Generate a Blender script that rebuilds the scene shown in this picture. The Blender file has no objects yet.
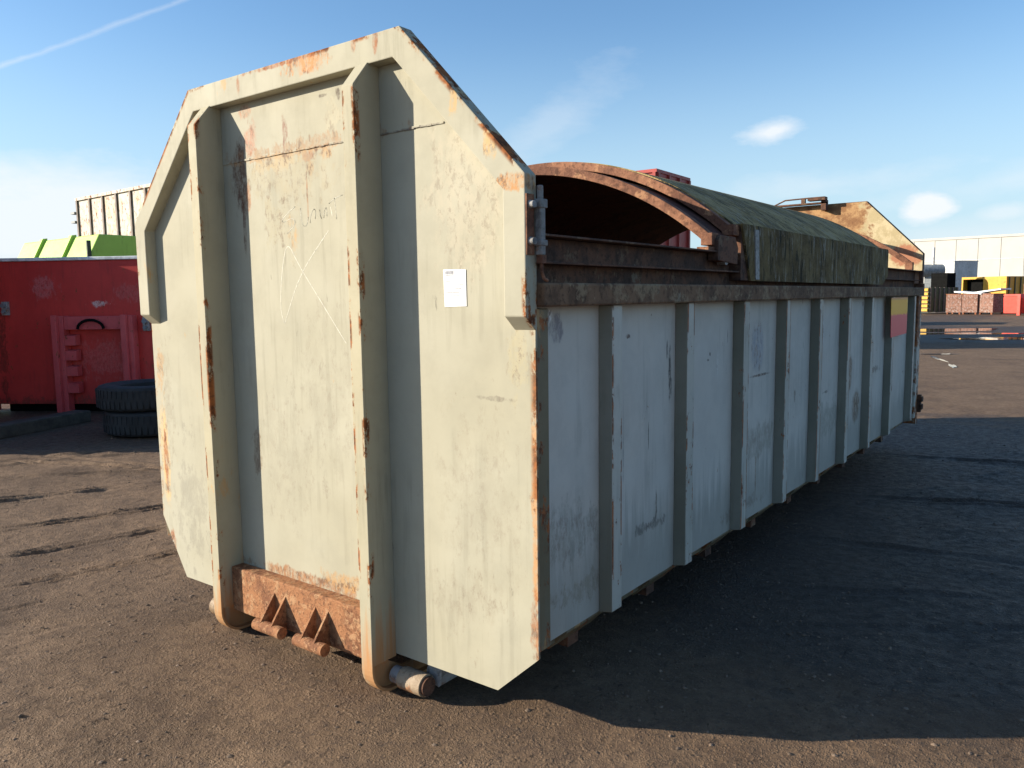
import bpy, bmesh, math, random
import numpy as np
from mathutils import Vector, Matrix
R_ = math.radians
rnd = random.Random(7)
S = bpy.context.scene
C = S.collection

# ---------------------------------------------------------------- camera, sky, sun, exposure
cam = bpy.data.objects.new('camera', bpy.data.cameras.new('camera'))
C.objects.link(cam); S.camera = cam
right = Vector((0.79768022, 0.602938, -0.01311577)); up = Vector((-0.05489328, 0.09424653, 0.99403437)); fwd = Vector((-0.60057721, 0.79220159, -0.10827583))
cam.matrix_world = Matrix(((right.x, up.x, -fwd.x, 1.5665), (right.y, up.y, -fwd.y, -2.2021), (right.z, up.z, -fwd.z, 1.6078), (0, 0, 0, 1)))
cam.data.sensor_width = 36; cam.data.lens = 790.45 / 1024 * 36
cam.data.clip_start = 0.05; cam.data.clip_end = 3000

SUN_EL = R_(18.5)
SUN_XY = Vector((-0.797, -0.604)).normalized()
to_sun = Vector((SUN_XY.x * math.cos(SUN_EL), SUN_XY.y * math.cos(SUN_EL), math.sin(SUN_EL)))
sun = bpy.data.objects.new('sun', bpy.data.lights.new('sun', 'SUN'))
C.objects.link(sun); sun.location = to_sun * 30
sun.rotation_euler = to_sun.to_track_quat('Z', 'Y').to_euler()
sun.data.energy = 4.9; sun.data.angle = R_(0.53); sun.data.color = (1.0, 0.9, 0.74)

world = bpy.data.worlds.new('World'); S.world = world; world.use_nodes = True
wt = world.node_tree; wt.nodes.clear()
def wn(t, **k):
    n = wt.nodes.new(t)
    for a, b in k.items(): setattr(n, a, b)
    return n
def wl(a, b): wt.links.new(a, b)
def wmath(op, a, b=None, clamp=False):
    n = wn('ShaderNodeMath', operation=op, use_clamp=clamp)
    for i, v in enumerate((a, b)):
        if v is None: continue
        if isinstance(v, (int, float)): n.inputs[i].default_value = v
        else: wl(v, n.inputs[i])
    return n.outputs[0]
sky = wn('ShaderNodeTexSky', sky_type='NISHITA', sun_disc=False, sun_elevation=SUN_EL,
         sun_rotation=math.atan2(SUN_XY.x, SUN_XY.y), altitude=0, air_density=1.0, dust_density=0.5, ozone_density=2.6)
hs = wn('ShaderNodeHueSaturation'); hs.inputs['Saturation'].default_value = 1.12; wt.links.new(sky.outputs[0], hs.inputs['Color'])
geo = wn('ShaderNodeTexCoord')
dirv = geo.outputs['Generated']
wnoise = wn('ShaderNodeTexNoise'); wnoise.inputs['Scale'].default_value = 9; wnoise.inputs['Detail'].default_value = 7; wnoise.inputs['Roughness'].default_value = 0.62
wmap = wn('ShaderNodeMapping'); wmap.inputs['Scale'].default_value = (1, 1, 2.6)
wl(dirv, wmap.inputs[0]); wl(wmap.outputs[0], wnoise.inputs['Vector'])
nz = wnoise.outputs['Fac']
def wdot(v):
    n = wn('ShaderNodeVectorMath', operation='DOT_PRODUCT'); wl(dirv, n.inputs[0]); n.inputs[1].default_value = v
    return n.outputs['Value']
def cloud(c, rx, ry, rag=1.3, tilt=0.0, amount=1.0, soft=0.5):
    c = Vector(c).normalized(); t = c.cross(Vector((0, 0, 1))).normalized(); u = t.cross(c)
    t2 = t * math.cos(tilt) + u * math.sin(tilt); u2 = u * math.cos(tilt) - t * math.sin(tilt)
    a = wmath('POWER', wmath('ABSOLUTE', wmath('DIVIDE', wdot(t2), rx)), 2.0)
    b = wmath('POWER', wmath('ABSOLUTE', wmath('DIVIDE', wdot(u2), ry)), 2.0)
    d = wmath('SQRT', wmath('ADD', a, b))
    d = wmath('ADD', d, wmath('MULTIPLY', wmath('SUBTRACT', nz, 0.5), -rag * 2))
    m = wmath('DIVIDE', wmath('SUBTRACT', 1.0, d), soft, clamp=True)
    front = wmath('GREATER_THAN', wdot(c), 0.2)
    return wmath('MULTIPLY', wmath('MULTIPLY', m, front), amount)
masks = [cloud((-0.3233, 0.9277, 0.1868), 0.042, 0.018, 0.9, 0.12, 0.85, 0.7),
         cloud((-0.1685, 0.9814, 0.0922), 0.038, 0.02, 0.9, 0.25, 1.0, 0.5),
         cloud((-0.096, 0.9919, 0.0833), 0.03, 0.012, 0.9, 0.1, 0.45, 0.7),
         cloud((-0.9086, 0.3995, 0.085), 0.5, 0.085, 0.5, -0.02, 0.8, 0.6),
         cloud((-0.2651, 0.956, 0.1257), 0.16, 0.02, 1.2, 0.08, 0.28, 0.9),
         cloud((-0.06, 0.98, 0.12), 0.25, 0.02, 1.2, 0.16, 0.28, 0.9),
         cloud((-0.05, 0.98, 0.05), 0.3, 0.035, 0.6, 0.0, 0.45, 0.9),
         cloud((-0.55, 0.8, 0.20), 0.12, 0.035, 1.4, 0.6, 0.22, 1.0)]
# vapour trail: a thin band about a great circle
p0 = Vector((-0.9065, 0.3496, 0.2368)); p1 = Vector((-0.8097, 0.492, 0.3199)); nrm = p0.cross(p1).normalized(); mid = (p0 + p1).normalized()
tr = wmath('ABSOLUTE', wmath('ADD', wdot(nrm), wmath('MULTIPLY', wmath('SUBTRACT', nz, 0.5), 0.012)))
tr = wmath('MULTIPLY', wmath('SUBTRACT', 1.0, wmath('DIVIDE', tr, 0.0035), clamp=True), wmath('GREATER_THAN', wdot(mid), 0.9))
masks.append(wmath('MULTIPLY', tr, wmath('MULTIPLY', nz, 0.5)))
tot = masks[0]
for m in masks[1:]: tot = wmath('MAXIMUM', tot, m)
tot = wmath('MINIMUM', tot, 0.9)
hz = wn('ShaderNodeMapRange', interpolation_type='SMOOTHSTEP'); wl(wdot((0, 0, 1)), hz.inputs['Value']); hz.inputs['From Min'].default_value = 0.0; hz.inputs['From Max'].default_value = 0.33; hz.inputs['To Min'].default_value = 0.9; hz.inputs['To Max'].default_value = 0.0
hmix = wn('ShaderNodeMix', data_type='RGBA'); wl(hz.outputs[0], hmix.inputs['Factor']); wl(hs.outputs[0], hmix.inputs['A']); hmix.inputs['B'].default_value = (2.75, 3.7, 4.35, 1)
cmix = wn('ShaderNodeMix', data_type='RGBA')
wl(tot, cmix.inputs['Factor']); wl(hmix.outputs['Result'], cmix.inputs['A']); cmix.inputs['B'].default_value = (4.6, 4.75, 4.9, 1)
bgn = wn('ShaderNodeBackground'); bgn.inputs['Strength'].default_value = 0.105
wout = wn('ShaderNodeOutputWorld'); wl(cmix.outputs['Result'], bgn.inputs[0]); wl(bgn.outputs[0], wout.inputs[0])

S.view_settings.view_transform = 'Standard'; S.view_settings.look = 'None'
S.view_settings.exposure = 1.0; S.view_settings.gamma = 1.0; S.view_settings.use_curve_mapping = False

# ---------------------------------------------------------------- node material helper
class NT:
    def __init__(s, name):
        s.m = bpy.data.materials.new(name); s.m.use_nodes = True; s.t = s.m.node_tree; s.t.nodes.clear()
        s.out = s.n('ShaderNodeOutputMaterial'); s.b = s.n('ShaderNodeBsdfPrincipled'); s.l(s.b.outputs[0], s.out.inputs[0])
        s.P = s.n('ShaderNodeTexCoord').outputs['Object']
    def n(s, t, **k):
        x = s.t.nodes.new(t)
        for a, b in k.items(): setattr(x, a, b)
        return x
    def l(s, a, b): s.t.links.new(a, b)
    def put(s, v, sock):
        if isinstance(v, bpy.types.NodeSocket): s.l(v, sock)
        elif isinstance(v, (tuple, list)) and len(v) == 3 and sock.type == 'RGBA': sock.default_value = (*v, 1)
        else: sock.default_value = v
    def math(s, op, a, b=0.0, clamp=False):
        n = s.n('ShaderNodeMath', operation=op, use_clamp=clamp); s.put(a, n.inputs[0]); s.put(b, n.inputs[1]); return n.outputs[0]
    def mapd(s, sc=(1, 1, 1), loc=(0, 0, 0), rot=(0, 0, 0), src=None):
        n = s.n('ShaderNodeMapping'); s.l(src or s.P, n.inputs[0]); n.inputs['Scale'].default_value = sc; n.inputs['Location'].default_value = loc; n.inputs['Rotation'].default_value = rot
        return n.outputs[0]
    def noise(s, scale, sc=(1, 1, 1), detail=6, rough=0.6, dist=0.0, loc=(0, 0, 0), src=None):
        n = s.n('ShaderNodeTexNoise'); s.l(s.mapd(sc, loc, src=src), n.inputs['Vector']); n.inputs['Scale'].default_value = scale
        n.inputs['Detail'].default_value = detail; n.inputs['Roughness'].default_value = rough; n.inputs['Distortion'].default_value = dist
        k = 1.0 if detail < 4 else 1.9
        return s.math('ADD', s.math('MULTIPLY', n.outputs['Fac'], k), 0.5 - 0.5 * k)
    def ramp(s, v, lo, hi, a=0.0, b=1.0):
        n = s.n('ShaderNodeMapRange', interpolation_type='SMOOTHSTEP'); s.put(v, n.inputs['Value'])
        n.inputs['From Min'].default_value = lo; n.inputs['From Max'].default_value = hi; n.inputs['To Min'].default_value = a; n.inputs['To Max'].default_value = b
        return n.outputs['Result']
    def mix(s, f, a, b, mode='MIX'):
        n = s.n('ShaderNodeMix', data_type='RGBA', blend_type=mode); s.put(f, n.inputs['Factor']); s.put(a, n.inputs['A']); s.put(b, n.inputs['B']); return n.outputs['Result']
    def sep(s, v=None):
        n = s.n('ShaderNodeSeparateXYZ'); s.l(v or s.P, n.inputs[0]); return n.outputs
    def patch(s, c, r, rag=0.5, soft=0.25, nz=None):
        v = s.n('ShaderNodeVectorMath', operation='SUBTRACT'); s.l(s.P, v.inputs[0]); v.inputs[1].default_value = c
        w = s.n('ShaderNodeVectorMath', operation='DIVIDE'); s.l(v.outputs[0], w.inputs[0]); w.inputs[1].default_value = r
        L = s.n('ShaderNodeVectorMath', operation='LENGTH'); s.l(w.outputs[0], L.inputs[0])
        d = s.math('ADD', L.outputs['Value'], s.math('MULTIPLY', s.math('SUBTRACT', nz, 0.5), -rag * 2.6)) if nz else L.outputs['Value']
        return s.ramp(d, 1.0 - soft, 1.0, 1.0, 0.0)
    def bump(s, h, strength=0.3, dist=0.01, normal=None):
        n = s.n('ShaderNodeBump'); n.inputs['Strength'].default_value = strength; n.inputs['Distance'].default_value = dist; s.l(h, n.inputs['Height'])
        if normal: s.l(normal, n.inputs['Normal'])
        return n.outputs[0]
    def done(s, col, rough=0.5, metal=0.0, normal=None, spec=0.5):
        s.put(col, s.b.inputs['Base Color']); s.put(rough, s.b.inputs['Roughness']); s.put(metal, s.b.inputs['Metallic'])
        s.b.inputs['Specular IOR Level'].default_value = spec
        if normal: s.l(normal, s.b.inputs['Normal'])
        return s.m

RUST = (0.30, 0.105, 0.036); RUST2 = (0.115, 0.045, 0.022); RUSTO = (0.46, 0.2, 0.06)

BR = (0.10, 0.045, 0.028)
def d_post(s):      # distance to the two upright arrises of a side post
    return s.math('SUBTRACT', 0.040, s.math('ABSOLUTE', s.sep(s.L)[1]))
def d_rail(s):      # distance to the flange edges of the two upright rails
    x = s.sep()[0]; u = s.math('ABSOLUTE', s.math('ADD', x, 1.2785))
    return s.math('MAXIMUM', s.math('SUBTRACT', 0.0315, s.math('ABSOLUTE', s.math('SUBTRACT', u, 0.525))), s.math('ADD', s.sep()[1], 0.118))
def d_outline(s):   # distance to the outline of the front wall and hood rim
    x, y, z = s.sep(); u = s.math('SUBTRACT', 1.2505, s.math('ABSOLUTE', s.math('ADD', x, 1.25)))
    sl = s.math('DIVIDE', s.math('SUBTRACT', s.math('ADD', s.math('MULTIPLY', u, 0.58), 2.066 * 0.5575), s.math('MULTIPLY', z, 0.5575)), 0.8045)
    return s.math('MINIMUM', s.math('MINIMUM', u, s.math('SUBTRACT', 2.646, z)), sl)
def paint(name, base, base2, chips=0.66, stain=0.62, grime=0.3, grime_col=(0.16, 0.15, 0.11), rough=0.5, edge=0.8, patches=(), lines=(), dents=0.25, low=None, mottling=1.0, spec=0.3, et=0.60, edgefn=None, ew=0.016, world_pos=False):
    s = NT(name); s.L = s.P
    if world_pos: s.P = s.n('ShaderNodeNewGeometry').outputs['Position']
    big = s.noise(1.1, detail=3); med = s.noise(5, detail=8, rough=0.7)
    col = s.mix(s.ramp(big, 0.3, 0.7), base, base2)
    col = s.mix(s.ramp(med, 0.35, 0.75, 0, 0.22 * mottling), col, tuple(c * 0.72 for c in base2))
    # run-off grime, long in Z
    st = s.noise(7, (3.2, 3.2, 0.22), detail=6, rough=0.65)
    st2 = s.noise(2.2, detail=5, loc=(4, 7, 2))
    g = s.math('MULTIPLY', s.ramp(st, 0.48, 0.78), s.ramp(st2, 0.36, 0.66))
    col = s.mix(s.math('MULTIPLY', g, grime * 0.8), col, grime_col)
    # fine vertical scuffs
    sc = s.noise(16, (2.4, 2.4, 0.35), detail=9, rough=0.75, loc=(3, 1, 9))
    col = s.mix(s.math('MULTIPLY', s.math('MULTIPLY', s.ramp(sc, 0.70, 0.78), s.ramp(st2, 0.55, 0.8)), 0.8), col, tuple(c * 0.42 for c in base2))
    # orange stain round chips
    sn = s.noise(3.3, (1.4, 1.4, 0.55), detail=8, rough=0.72, loc=(9, 2, 5))
    stn = s.ramp(sn, stain, stain + 0.12)
    col = s.mix(s.math('MULTIPLY', stn, 0.55), col, (0.5, 0.28, 0.1))
    cn = s.noise(7, (1.3, 1.3, 0.7), detail=10, rough=0.78, loc=(1, 8, 3))
    rmask = s.ramp(cn, chips, chips + 0.03)
    if edge > 0 and edgefn:
        em = s.ramp(edgefn(s), 0.004, ew, 1.0, 0.0)
        en = s.noise(4.5, (1, 1, 0.6), detail=9, rough=0.75, loc=(5, 5, 1))
        col = s.mix(s.math('MULTIPLY', s.math('MULTIPLY', em, s.ramp(en, 0.46, 0.66)), 0.5), col, (0.45, 0.25, 0.1))
        rmask = s.math('MAXIMUM', rmask, s.math('MULTIPLY', s.math('MULTIPLY', em, s.ramp(en, et, et + 0.06)), edge))
    pn = s.noise(13, (1, 1, 0.5), detail=9, rough=0.75, loc=(2, 2, 2))
    pf = s.noise(34, (1, 1, 0.45), detail=9, rough=0.8, loc=(6, 2, 4)); brk = s.ramp(pf, 0.30, 0.62, 0.25, 1.0)
    pspk = s.ramp(s.noise(26, (1, 1, 0.6), detail=9, rough=0.8, loc=(1, 2, 4)), 0.52, 0.62)
    for c, r, colr, a, rag in patches:
        m = s.math('MULTIPLY', s.patch(c, r, rag, 0.45, pn), a)
        col = s.mix(s.math('MULTIPLY', m, brk), col, s.mix(s.math('MULTIPLY', pspk, 0.75 if colr[0] > 0.2 else 0.2), colr, BR))
    rn = s.noise(22, detail=9, rough=0.7)
    rcol = s.mix(s.ramp(rn, 0.35, 0.65), RUST2, RUST)
    col = s.mix(rmask, col, rcol)
    if low:
        z = s.sep()[2]
        col = s.mix(s.math('MULTIPLY', s.ramp(s.math('ADD', z, s.math('MULTIPLY', st, 0.5)), low[0], low[1], 1, 0), low[2]), col, low[3])
    hh = s.math('ADD', s.math('MULTIPLY', big, 1.0), s.math('MULTIPLY', s.noise(2.3, detail=2), 0.5))
    nrm = s.bump(hh, dents, 0.05)
    hf = s.math('SUBTRACT', s.math('MULTIPLY', s.noise(60, detail=6), 0.25), rmask)
    nrm = s.bump(hf, 0.35, 0.002, nrm)
    return s.done(col, s.math('ADD', s.math('MULTIPLY', rmask, 0.35), s.math('ADD', rough, s.math('MULTIPLY', s.math('SUBTRACT', med, 0.5), 0.2))), 0.0, nrm, spec)

def rust(name, a=RUST2, b=RUST, c=RUSTO, third=0.62, paintc=None, pm=0.6, rough=0.85, scale=1.0):
    s = NT(name)
    n1 = s.noise(4 * scale, detail=9, rough=0.7); n2 = s.noise(30 * scale, detail=8, rough=0.7, loc=(3, 3, 3)); n3 = s.noise(9 * scale, detail=8, rough=0.7, loc=(7, 1, 0))
    col = s.mix(s.ramp(n1, 0.32, 0.62), a, b)
    col = s.mix(s.ramp(n3, third, third + 0.12, 0, 0.8), col, c)
    col = s.mix(s.ramp(n2, 0.5, 0.72, 0, 0.6), col, tuple(v * 0.35 for v in a))
    if paintc:
        pn = s.noise(3.2, (1, 1, 0.8), detail=10, rough=0.75, loc=(1, 6, 6))
        col = s.mix(s.ramp(pn, pm, pm + 0.05, 0, 0.85), col, paintc)
    h = s.math('ADD', n2, s.math('MULTIPLY', n3, 0.8))
    return s.done(col, rough, 0.0, s.bump(h, 0.5, 0.006), 0.3)

def plain(name, colr, rough=0.6, metal=0.0, var=0.25, spec=0.4, scale=6):
    s = NT(name)
    n = s.noise(scale, detail=7, rough=0.65)
    col = s.mix(s.ramp(n, 0.3, 0.7), tuple(c * (1 - var) for c in colr), tuple(min(1, c * (1 + var * 0.4)) for c in colr))
    return s.done(col, rough, metal, s.bump(s.noise(scale * 8, detail=5), 0.2, 0.003), spec)

CREAM = (0.36, 0.335, 0.25); CREAM2 = (0.395, 0.375, 0.295)
BR = (0.10, 0.045, 0.028)
M = {}
front_p = [
    ((-1.64, 0, 2.22), (0.07, 1, 0.2), BR, 0.9, 0.5), ((-1.56, 0, 2.38), (0.05, 1, 0.11), (0.42, 0.2, 0.13), 0.8, 0.6),
    ((-1.585, 0, 2.5), (0.05, 1, 0.035), (0.4, 0.17, 0.09), 0.7, 0.6), ((-1.63, 0, 2.0), (0.015, 1, 0.16), BR, 0.8, 0.3),
    ((-1.59, 0, 2.13), (0.022, 1, 0.07), (0.35, 0.14, 0.06), 0.8, 0.6),
    ((-1.31, 0, 2.38), (0.02, 1, 0.07), (0.2, 0.08, 0.05), 0.9, 0.7), ((-1.32, 0, 2.32), (0.008, 1, 0.05), (0.2, 0.08, 0.05), 0.9, 0.3),
    ((-1.16, 0, 2.265), (0.05, 1, 0.03), (0.28, 0.11, 0.05), 0.9, 0.7), ((-1.145, 0, 2.21), (0.025, 1, 0.04), (0.4, 0.24, 0.11), 0.8, 0.7),
    ((-1.176, 0, 2.1), (0.006, 1, 0.13), (0.3, 0.13, 0.05), 0.9, 0.1), ((-1.05, 0, 2.26), (0.07, 1, 0.03), (0.42, 0.26, 0.12), 0.8, 0.8),
    ((-1.3, 0, 2.285), (0.45, 1, 0.018), (0.4, 0.24, 0.12), 0.85, 0.9),
    ((-1.37, 0, 2.26), (0.18, 1, 0.045), (0.5, 0.33, 0.15), 0.6, 0.9), ((-1.42, 0, 2.0), (0.07, 1, 0.14), (0.36, 0.32, 0.22), 0.6, 0.9),
    ((-1.32, 0, 2.02), (0.05, 1, 0.22), (0.4, 0.36, 0.26), 0.55, 0.9), ((-1.0, 0, 2.4), (0.06, 1, 0.08), (0.45, 0.4, 0.28), 0.5, 0.9),
    ((-1.61, 0, 0.95), (0.035, 1, 0.12), (0.16, 0.1, 0.06), 0.7, 0.8),
    ((-1.28, 0, 0.40), (0.5, 1, 0.035), (0.3, 0.14, 0.06), 0.9, 0.8), ((-1.0, 0, 0.44), (0.2, 1, 0.045), (0.42, 0.25, 0.11), 0.8, 0.9),
    ((-2.44, 0, 0.85), (0.05, 1, 0.35), (0.62, 0.4, 0.17), 0.75, 0.5), ((-2.435, 0, 0.84), (0.022, 1, 0.2), RUST, 0.9, 0.7),
    ((-2.41, 0, 0.38), (0.035, 1, 0.09), RUST, 0.9, 0.6), ((-2.44, 0, 1.3), (0.04, 1, 0.13), (0.45, 0.25, 0.1), 0.7, 0.9),
    ((-0.006, 0, 0.85), (0.02, 1, 0.5), (0.5, 0.25, 0.1), 0.8, 0.7), ((-0.01, 0, 0.5), (0.03, 1, 0.14), RUST, 0.7, 0.8),
    ((-0.3, 0, 2.03), (0.22, 1, 0.3), (0.5, 0.43, 0.32), 0.35, 0.8), ((-0.08, 0, 1.45), (0.06, 1, 0.16), (0.42, 0.36, 0.22), 0.5, 0.8),
    ((-0.8, 0, 2.29), (0.5, 1, 0.006), (0.13, 0.11, 0.1), 0.7, 0.5),
    ((-1.22, 0, 2.31), (0.5, 1, 0.03), (0.33, 0.17, 0.08), 0.6, 1.6), ((-1.3, 0, 2.2), (0.35, 1, 0.13), (0.36, 0.31, 0.21), 0.5, 1.2),
    ((-1.05, 0, 2.49), (0.03, 1, 0.008), (0.12, 0.1, 0.08), 0.9, 0.6), ((-0.96, 0, 2.48), (0.015, 1, 0.03), (0.12, 0.1, 0.08), 0.9, 0.8),
    ((-2.2, 0, 0.62), (0.16, 1, 0.28), (0.2, 0.19, 0.16), 0.35, 1.5), ((-2.38, 0, 1.15), (0.06, 1, 0.3), (0.25, 0.22, 0.16), 0.35, 1.4),
    ((-1.1, 0, 1.25), (0.2, 1, 0.3), (0.28, 0.26, 0.2), 0.25, 1.5), ((-1.4, 0, 0.95), (0.22, 1, 0.25), (0.28, 0.26, 0.2), 0.23, 1.5),
    ((-0.25, 0, 0.9), (0.2, 1, 0.35), (0.3, 0.27, 0.2), 0.25, 1.5), ((-0.2, 0, 1.3), (0.1, 1, 0.012), (0.2, 0.18, 0.14), 0.7, 1.0), ((-0.35, 0, 0.5), (0.16, 1, 0.14), (0.3, 0.27, 0.2), 0.25, 1.5)]
M['front'] = paint('cream_front_paint', CREAM, CREAM2, chips=0.81, stain=0.78, grime=0.25, edge=0.85, patches=front_p, rough=0.72, spec=0.15, edgefn=d_outline, ew=0.03, et=0.55)
rim_p = [((-1.1, -0.05, 2.61), (0.13, 1, 0.06), (0.48, 0.21, 0.07), 0.9, 0.9), ((-1.25, -0.05, 2.64), (0.3, 1, 0.014), RUST, 0.9, 0.7),
         ((-0.68, -0.05, 2.62), (0.02, 1, 0.05), RUST, 0.9, 0.5), ((-0.8, -0.05, 2.63), (0.02, 1, 0.05), (0.4, 0.2, 0.1), 0.8, 0.6),
         ((-1.55, -0.05, 2.6), (0.015, 1, 0.06), (0.3, 0.13, 0.06), 0.8, 0.6), ((-0.04, -0.05, 2.04), (0.09, 1, 0.03), (0.45, 0.22, 0.08), 0.9, 0.8),
         ((-0.3, 0, 2.35), (0.035, 1, 0.07), (0.55, 0.33, 0.12), 0.7, 0.7), ((-0.14, 0, 2.19), (0.035, 1, 0.07), (0.55, 0.33, 0.12), 0.7, 0.7)]
M['rim'] = paint('cream_rim_paint', CREAM, CREAM2, chips=0.84, stain=0.72, grime=0.35, edge=1.0, patches=rim_p, rough=0.72, spec=0.15, edgefn=d_outline, ew=0.02, et=0.55)
M['rail'] = paint('cream_rail_paint', CREAM, (0.40, 0.36, 0.25), chips=0.82, stain=0.72, grime=0.4, edge=1.0, rough=0.7, spec=0.15, et=0.52, edgefn=d_rail, ew=0.017, low=(0.35, 0.65, 0.85, (0.42, 0.2, 0.075)))
GREY = (0.56, 0.52, 0.46); GREY2 = (0.51, 0.48, 0.43)
side_p = [((-.06, 0.95, 1.05), (1, 0.006, 0.1), (0.1, 0.09, 0.08), 0.9, 0.6), ((-.06, 1.62, 1.36), (1, 0.012, 0.014), (0.08, 0.06, 0.05), 1, 0.5), ((-.06, 1.60, 1.33), (1, 0.02, 0.008), (0.08, 0.06, 0.05), 1, 0.5),
          ((-.06, 1.03, 0.72), (1, 0.012, 0.09), (0.12, 0.1, 0.08), 0.9, 0.8), ((-.06, 3.0, 1.0), (1, 0.02, 0.05), (0.14, 0.1, 0.07), 0.9, 0.8), ((-.06, 3.7, 0.95), (1, 0.09, 0.012), (0.14, 0.12, 0.1), 0.8, 0.9),
          ((-.06, 1.72, 1.3), (1, 0.015, 0.12), (0.62, 0.6, 0.56), 0.5, 0.4), ((-.06, 0.72, 1.0), (1, 0.003, 0.28), (0.12, 0.12, 0.12), 0.8, 0.2), ((-.06, 1.85, 1.44), (1, 0.004, 0.05), (0.06, 0.06, 0.06), 0.9, 0.1),
          ((-.06, 5.15, 1.0), (1, 0.2, 0.03), (0.14, 0.1, 0.07), 0.7, 1.0), ((-.06, 0.4, 0.5), (1, 0.2, 0.05), (0.3, 0.26, 0.18), 0.7, 1.2), ((-.06, 2.1, 0.45), (1, 0.3, 0.05), (0.25, 0.2, 0.14), 0.7, 1.2),
          ((-.06, 1.16, 1.30), (1, 0.022, 0.13), (0.05, 0.05, 0.05), 0.9, 0.5), ((-.06, 1.13, 1.41), (1, 0.008, 0.05), (0.06, 0.06, 0.06), 0.9, 0.2),
          ((-.06, 0.21, 1.55), (1, 0.05, 0.07), (0.2, 0.18, 0.2), 0.8, 0.6), ((-.06, 0.17, 1.59), (1, 0.03, 0.03), (0.8, 0.8, 0.8), 0.9, 0.5),
          ((0, 0.62, 1.47), (0.02, 0.03, 0.022), (0.16, 0.09, 0.05), 0.9, 0.5), ((-.06, 0.76, 1.49), (0.03, 0.025, 0.015), (0.1, 0.06, 0.05), 0.9, 0.5),
          ((-.06, 4.34, 1.03), (1, 0.13, 0.17), (0.17, 0.10, 0.05), 0.9, 0.3), ((-.06, 4.58, 0.74), (1, 0.15, 0.15), (0.17, 0.10, 0.05), 0.9, 0.3),
          ((-.06, 2.31, 0.6), (1, 0.012, 0.16), (0.25, 0.12, 0.06), 0.9, 0.3), ((-.06, 2.3, 1.35), (1, 0.13, 0.17), (0.3, 0.32, 0.36), 0.8, 0.15),
          ((-.06, 2.35, 1.19), (1, 0.2, 0.01), (0.12, 0.08, 0.06), 0.9, 0.5), ((-.06, 3.6, 1.4), (1, 0.03, 0.14), (0.6, 0.6, 0.6), 0.6, 0.2),
          ((-.06, 0.3, 0.75), (1, 0.3, 0.14), (0.24, 0.24, 0.2), 0.55, 0.7), ((-.06, 0.95, 0.62), (1, 0.14, 0.03), (0.1, 0.09, 0.08), 0.8, 0.9),
          ((-.06, 2.35, 0.8), (1, 0.35, 0.12), (0.22, 0.2, 0.15), 0.5, 0.7), ((-.06, 3.8, 0.75), (1, 0.4, 0.14), (0.2, 0.2, 0.15), 0.5, 0.7)]
M['side'] = paint('grey_side_paint', GREY, GREY2, chips=0.785, stain=0.80, grime=0.3, grime_col=(0.2, 0.2, 0.17), edge=0, patches=side_p, rough=0.6, spec=0.2, dents=0.6, low=(0.75, 1.05, 0.5, (0.20, 0.20, 0.17)))
M['post'] = paint('grey_post_paint', (0.50, 0.48, 0.42), (0.40, 0.39, 0.34), chips=0.68, stain=0.64, grime=0.7, et=0.45, edgefn=d_post, ew=0.018, world_pos=True, grime_col=(0.1, 0.1, 0.08), edge=0.95, rough=0.5, patches=side_p[4:5])
M['corner'] = paint('mossy_corner_paint', (0.19, 0.155, 0.095), (0.12, 0.095, 0.055), chips=0.6, stain=0.62, grime=0.6, edge=0.6)
M['flank'] = paint('dark_flank_paint', (0.25, 0.245, 0.205), (0.17, 0.17, 0.135), chips=0.75, stain=0.78, grime=0.5, edge=0, world_pos=True)  # darker tone for the narrow faces of the side posts
M['rust'] = rust('rust_orange', (0.14, 0.06, 0.036), (0.27, 0.125, 0.07), (0.38, 0.2, 0.105), 0.58)
M['beamrust'] = rust('rust_crossbeam', (0.19, 0.08, 0.038), (0.32, 0.145, 0.065), (0.40, 0.23, 0.12), 0.55, scale=2.2)
M['darkrust'] = rust('rust_dark_brown', (0.065, 0.036, 0.026), (0.14, 0.065, 0.038), (0.18, 0.12, 0.075), 0.62, paintc=(0.18, 0.15, 0.11), pm=0.76)
M['toprail'] = rust('rust_top_rail', (0.11, 0.062, 0.036), (0.20, 0.115, 0.065), (0.28, 0.2, 0.12), 0.56, paintc=(0.24, 0.20, 0.14), pm=0.70)
M['inside'] = rust('rust_interior', (0.05, 0.02, 0.014), (0.10, 0.036, 0.024), (0.14, 0.05, 0.032), 0.65)
M['hoodrust'] = rust('rust_rear_hood', (0.30, 0.14, 0.06), (0.46, 0.24, 0.10), (0.55, 0.36, 0.18), 0.52)
M['steel'] = rust('weathered_steel', (0.2, 0.19, 0.18), (0.32, 0.31, 0.30), (0.25, 0.13, 0.08), 0.6, rough=0.6)
M['roller'] = rust('worn_roller_steel', (0.22, 0.15, 0.09), (0.34, 0.26, 0.18), (0.36, 0.16, 0.07), 0.55, rough=0.6)

def hood_mat():
    s = NT('rear_hood_rust_and_cream')
    n = s.noise(6, detail=9, rough=0.7); n2 = s.noise(28, detail=8, rough=0.7)
    r = s.mix(s.ramp(n, 0.3, 0.65), (0.22, 0.11, 0.05), (0.40, 0.235, 0.11)); r = s.mix(s.ramp(n2, 0.5, 0.7, 0, 0.5), r, (0.14, 0.06, 0.03))
    c = s.mix(s.ramp(n, 0.4, 0.62), (0.50, 0.41, 0.25), (0.40, 0.32, 0.18))
    x, y, z = s.sep()
    e = s.math('ADD', x, s.math('MULTIPLY', s.math('SUBTRACT', n, 0.5), 0.5))
    col = s.mix(s.ramp(e, -0.62, -0.5), r, c)
    col = s.mix(s.patch((-0.15, 6.82, 2.03), (0.16, 1, 0.13), 0.5, 0.4, n), col, (0.36, 0.16, 0.09))
    return s.done(col, 0.85, 0, s.bump(n2, 0.4, 0.004), 0.3)
M['hood'] = hood_mat()

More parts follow.
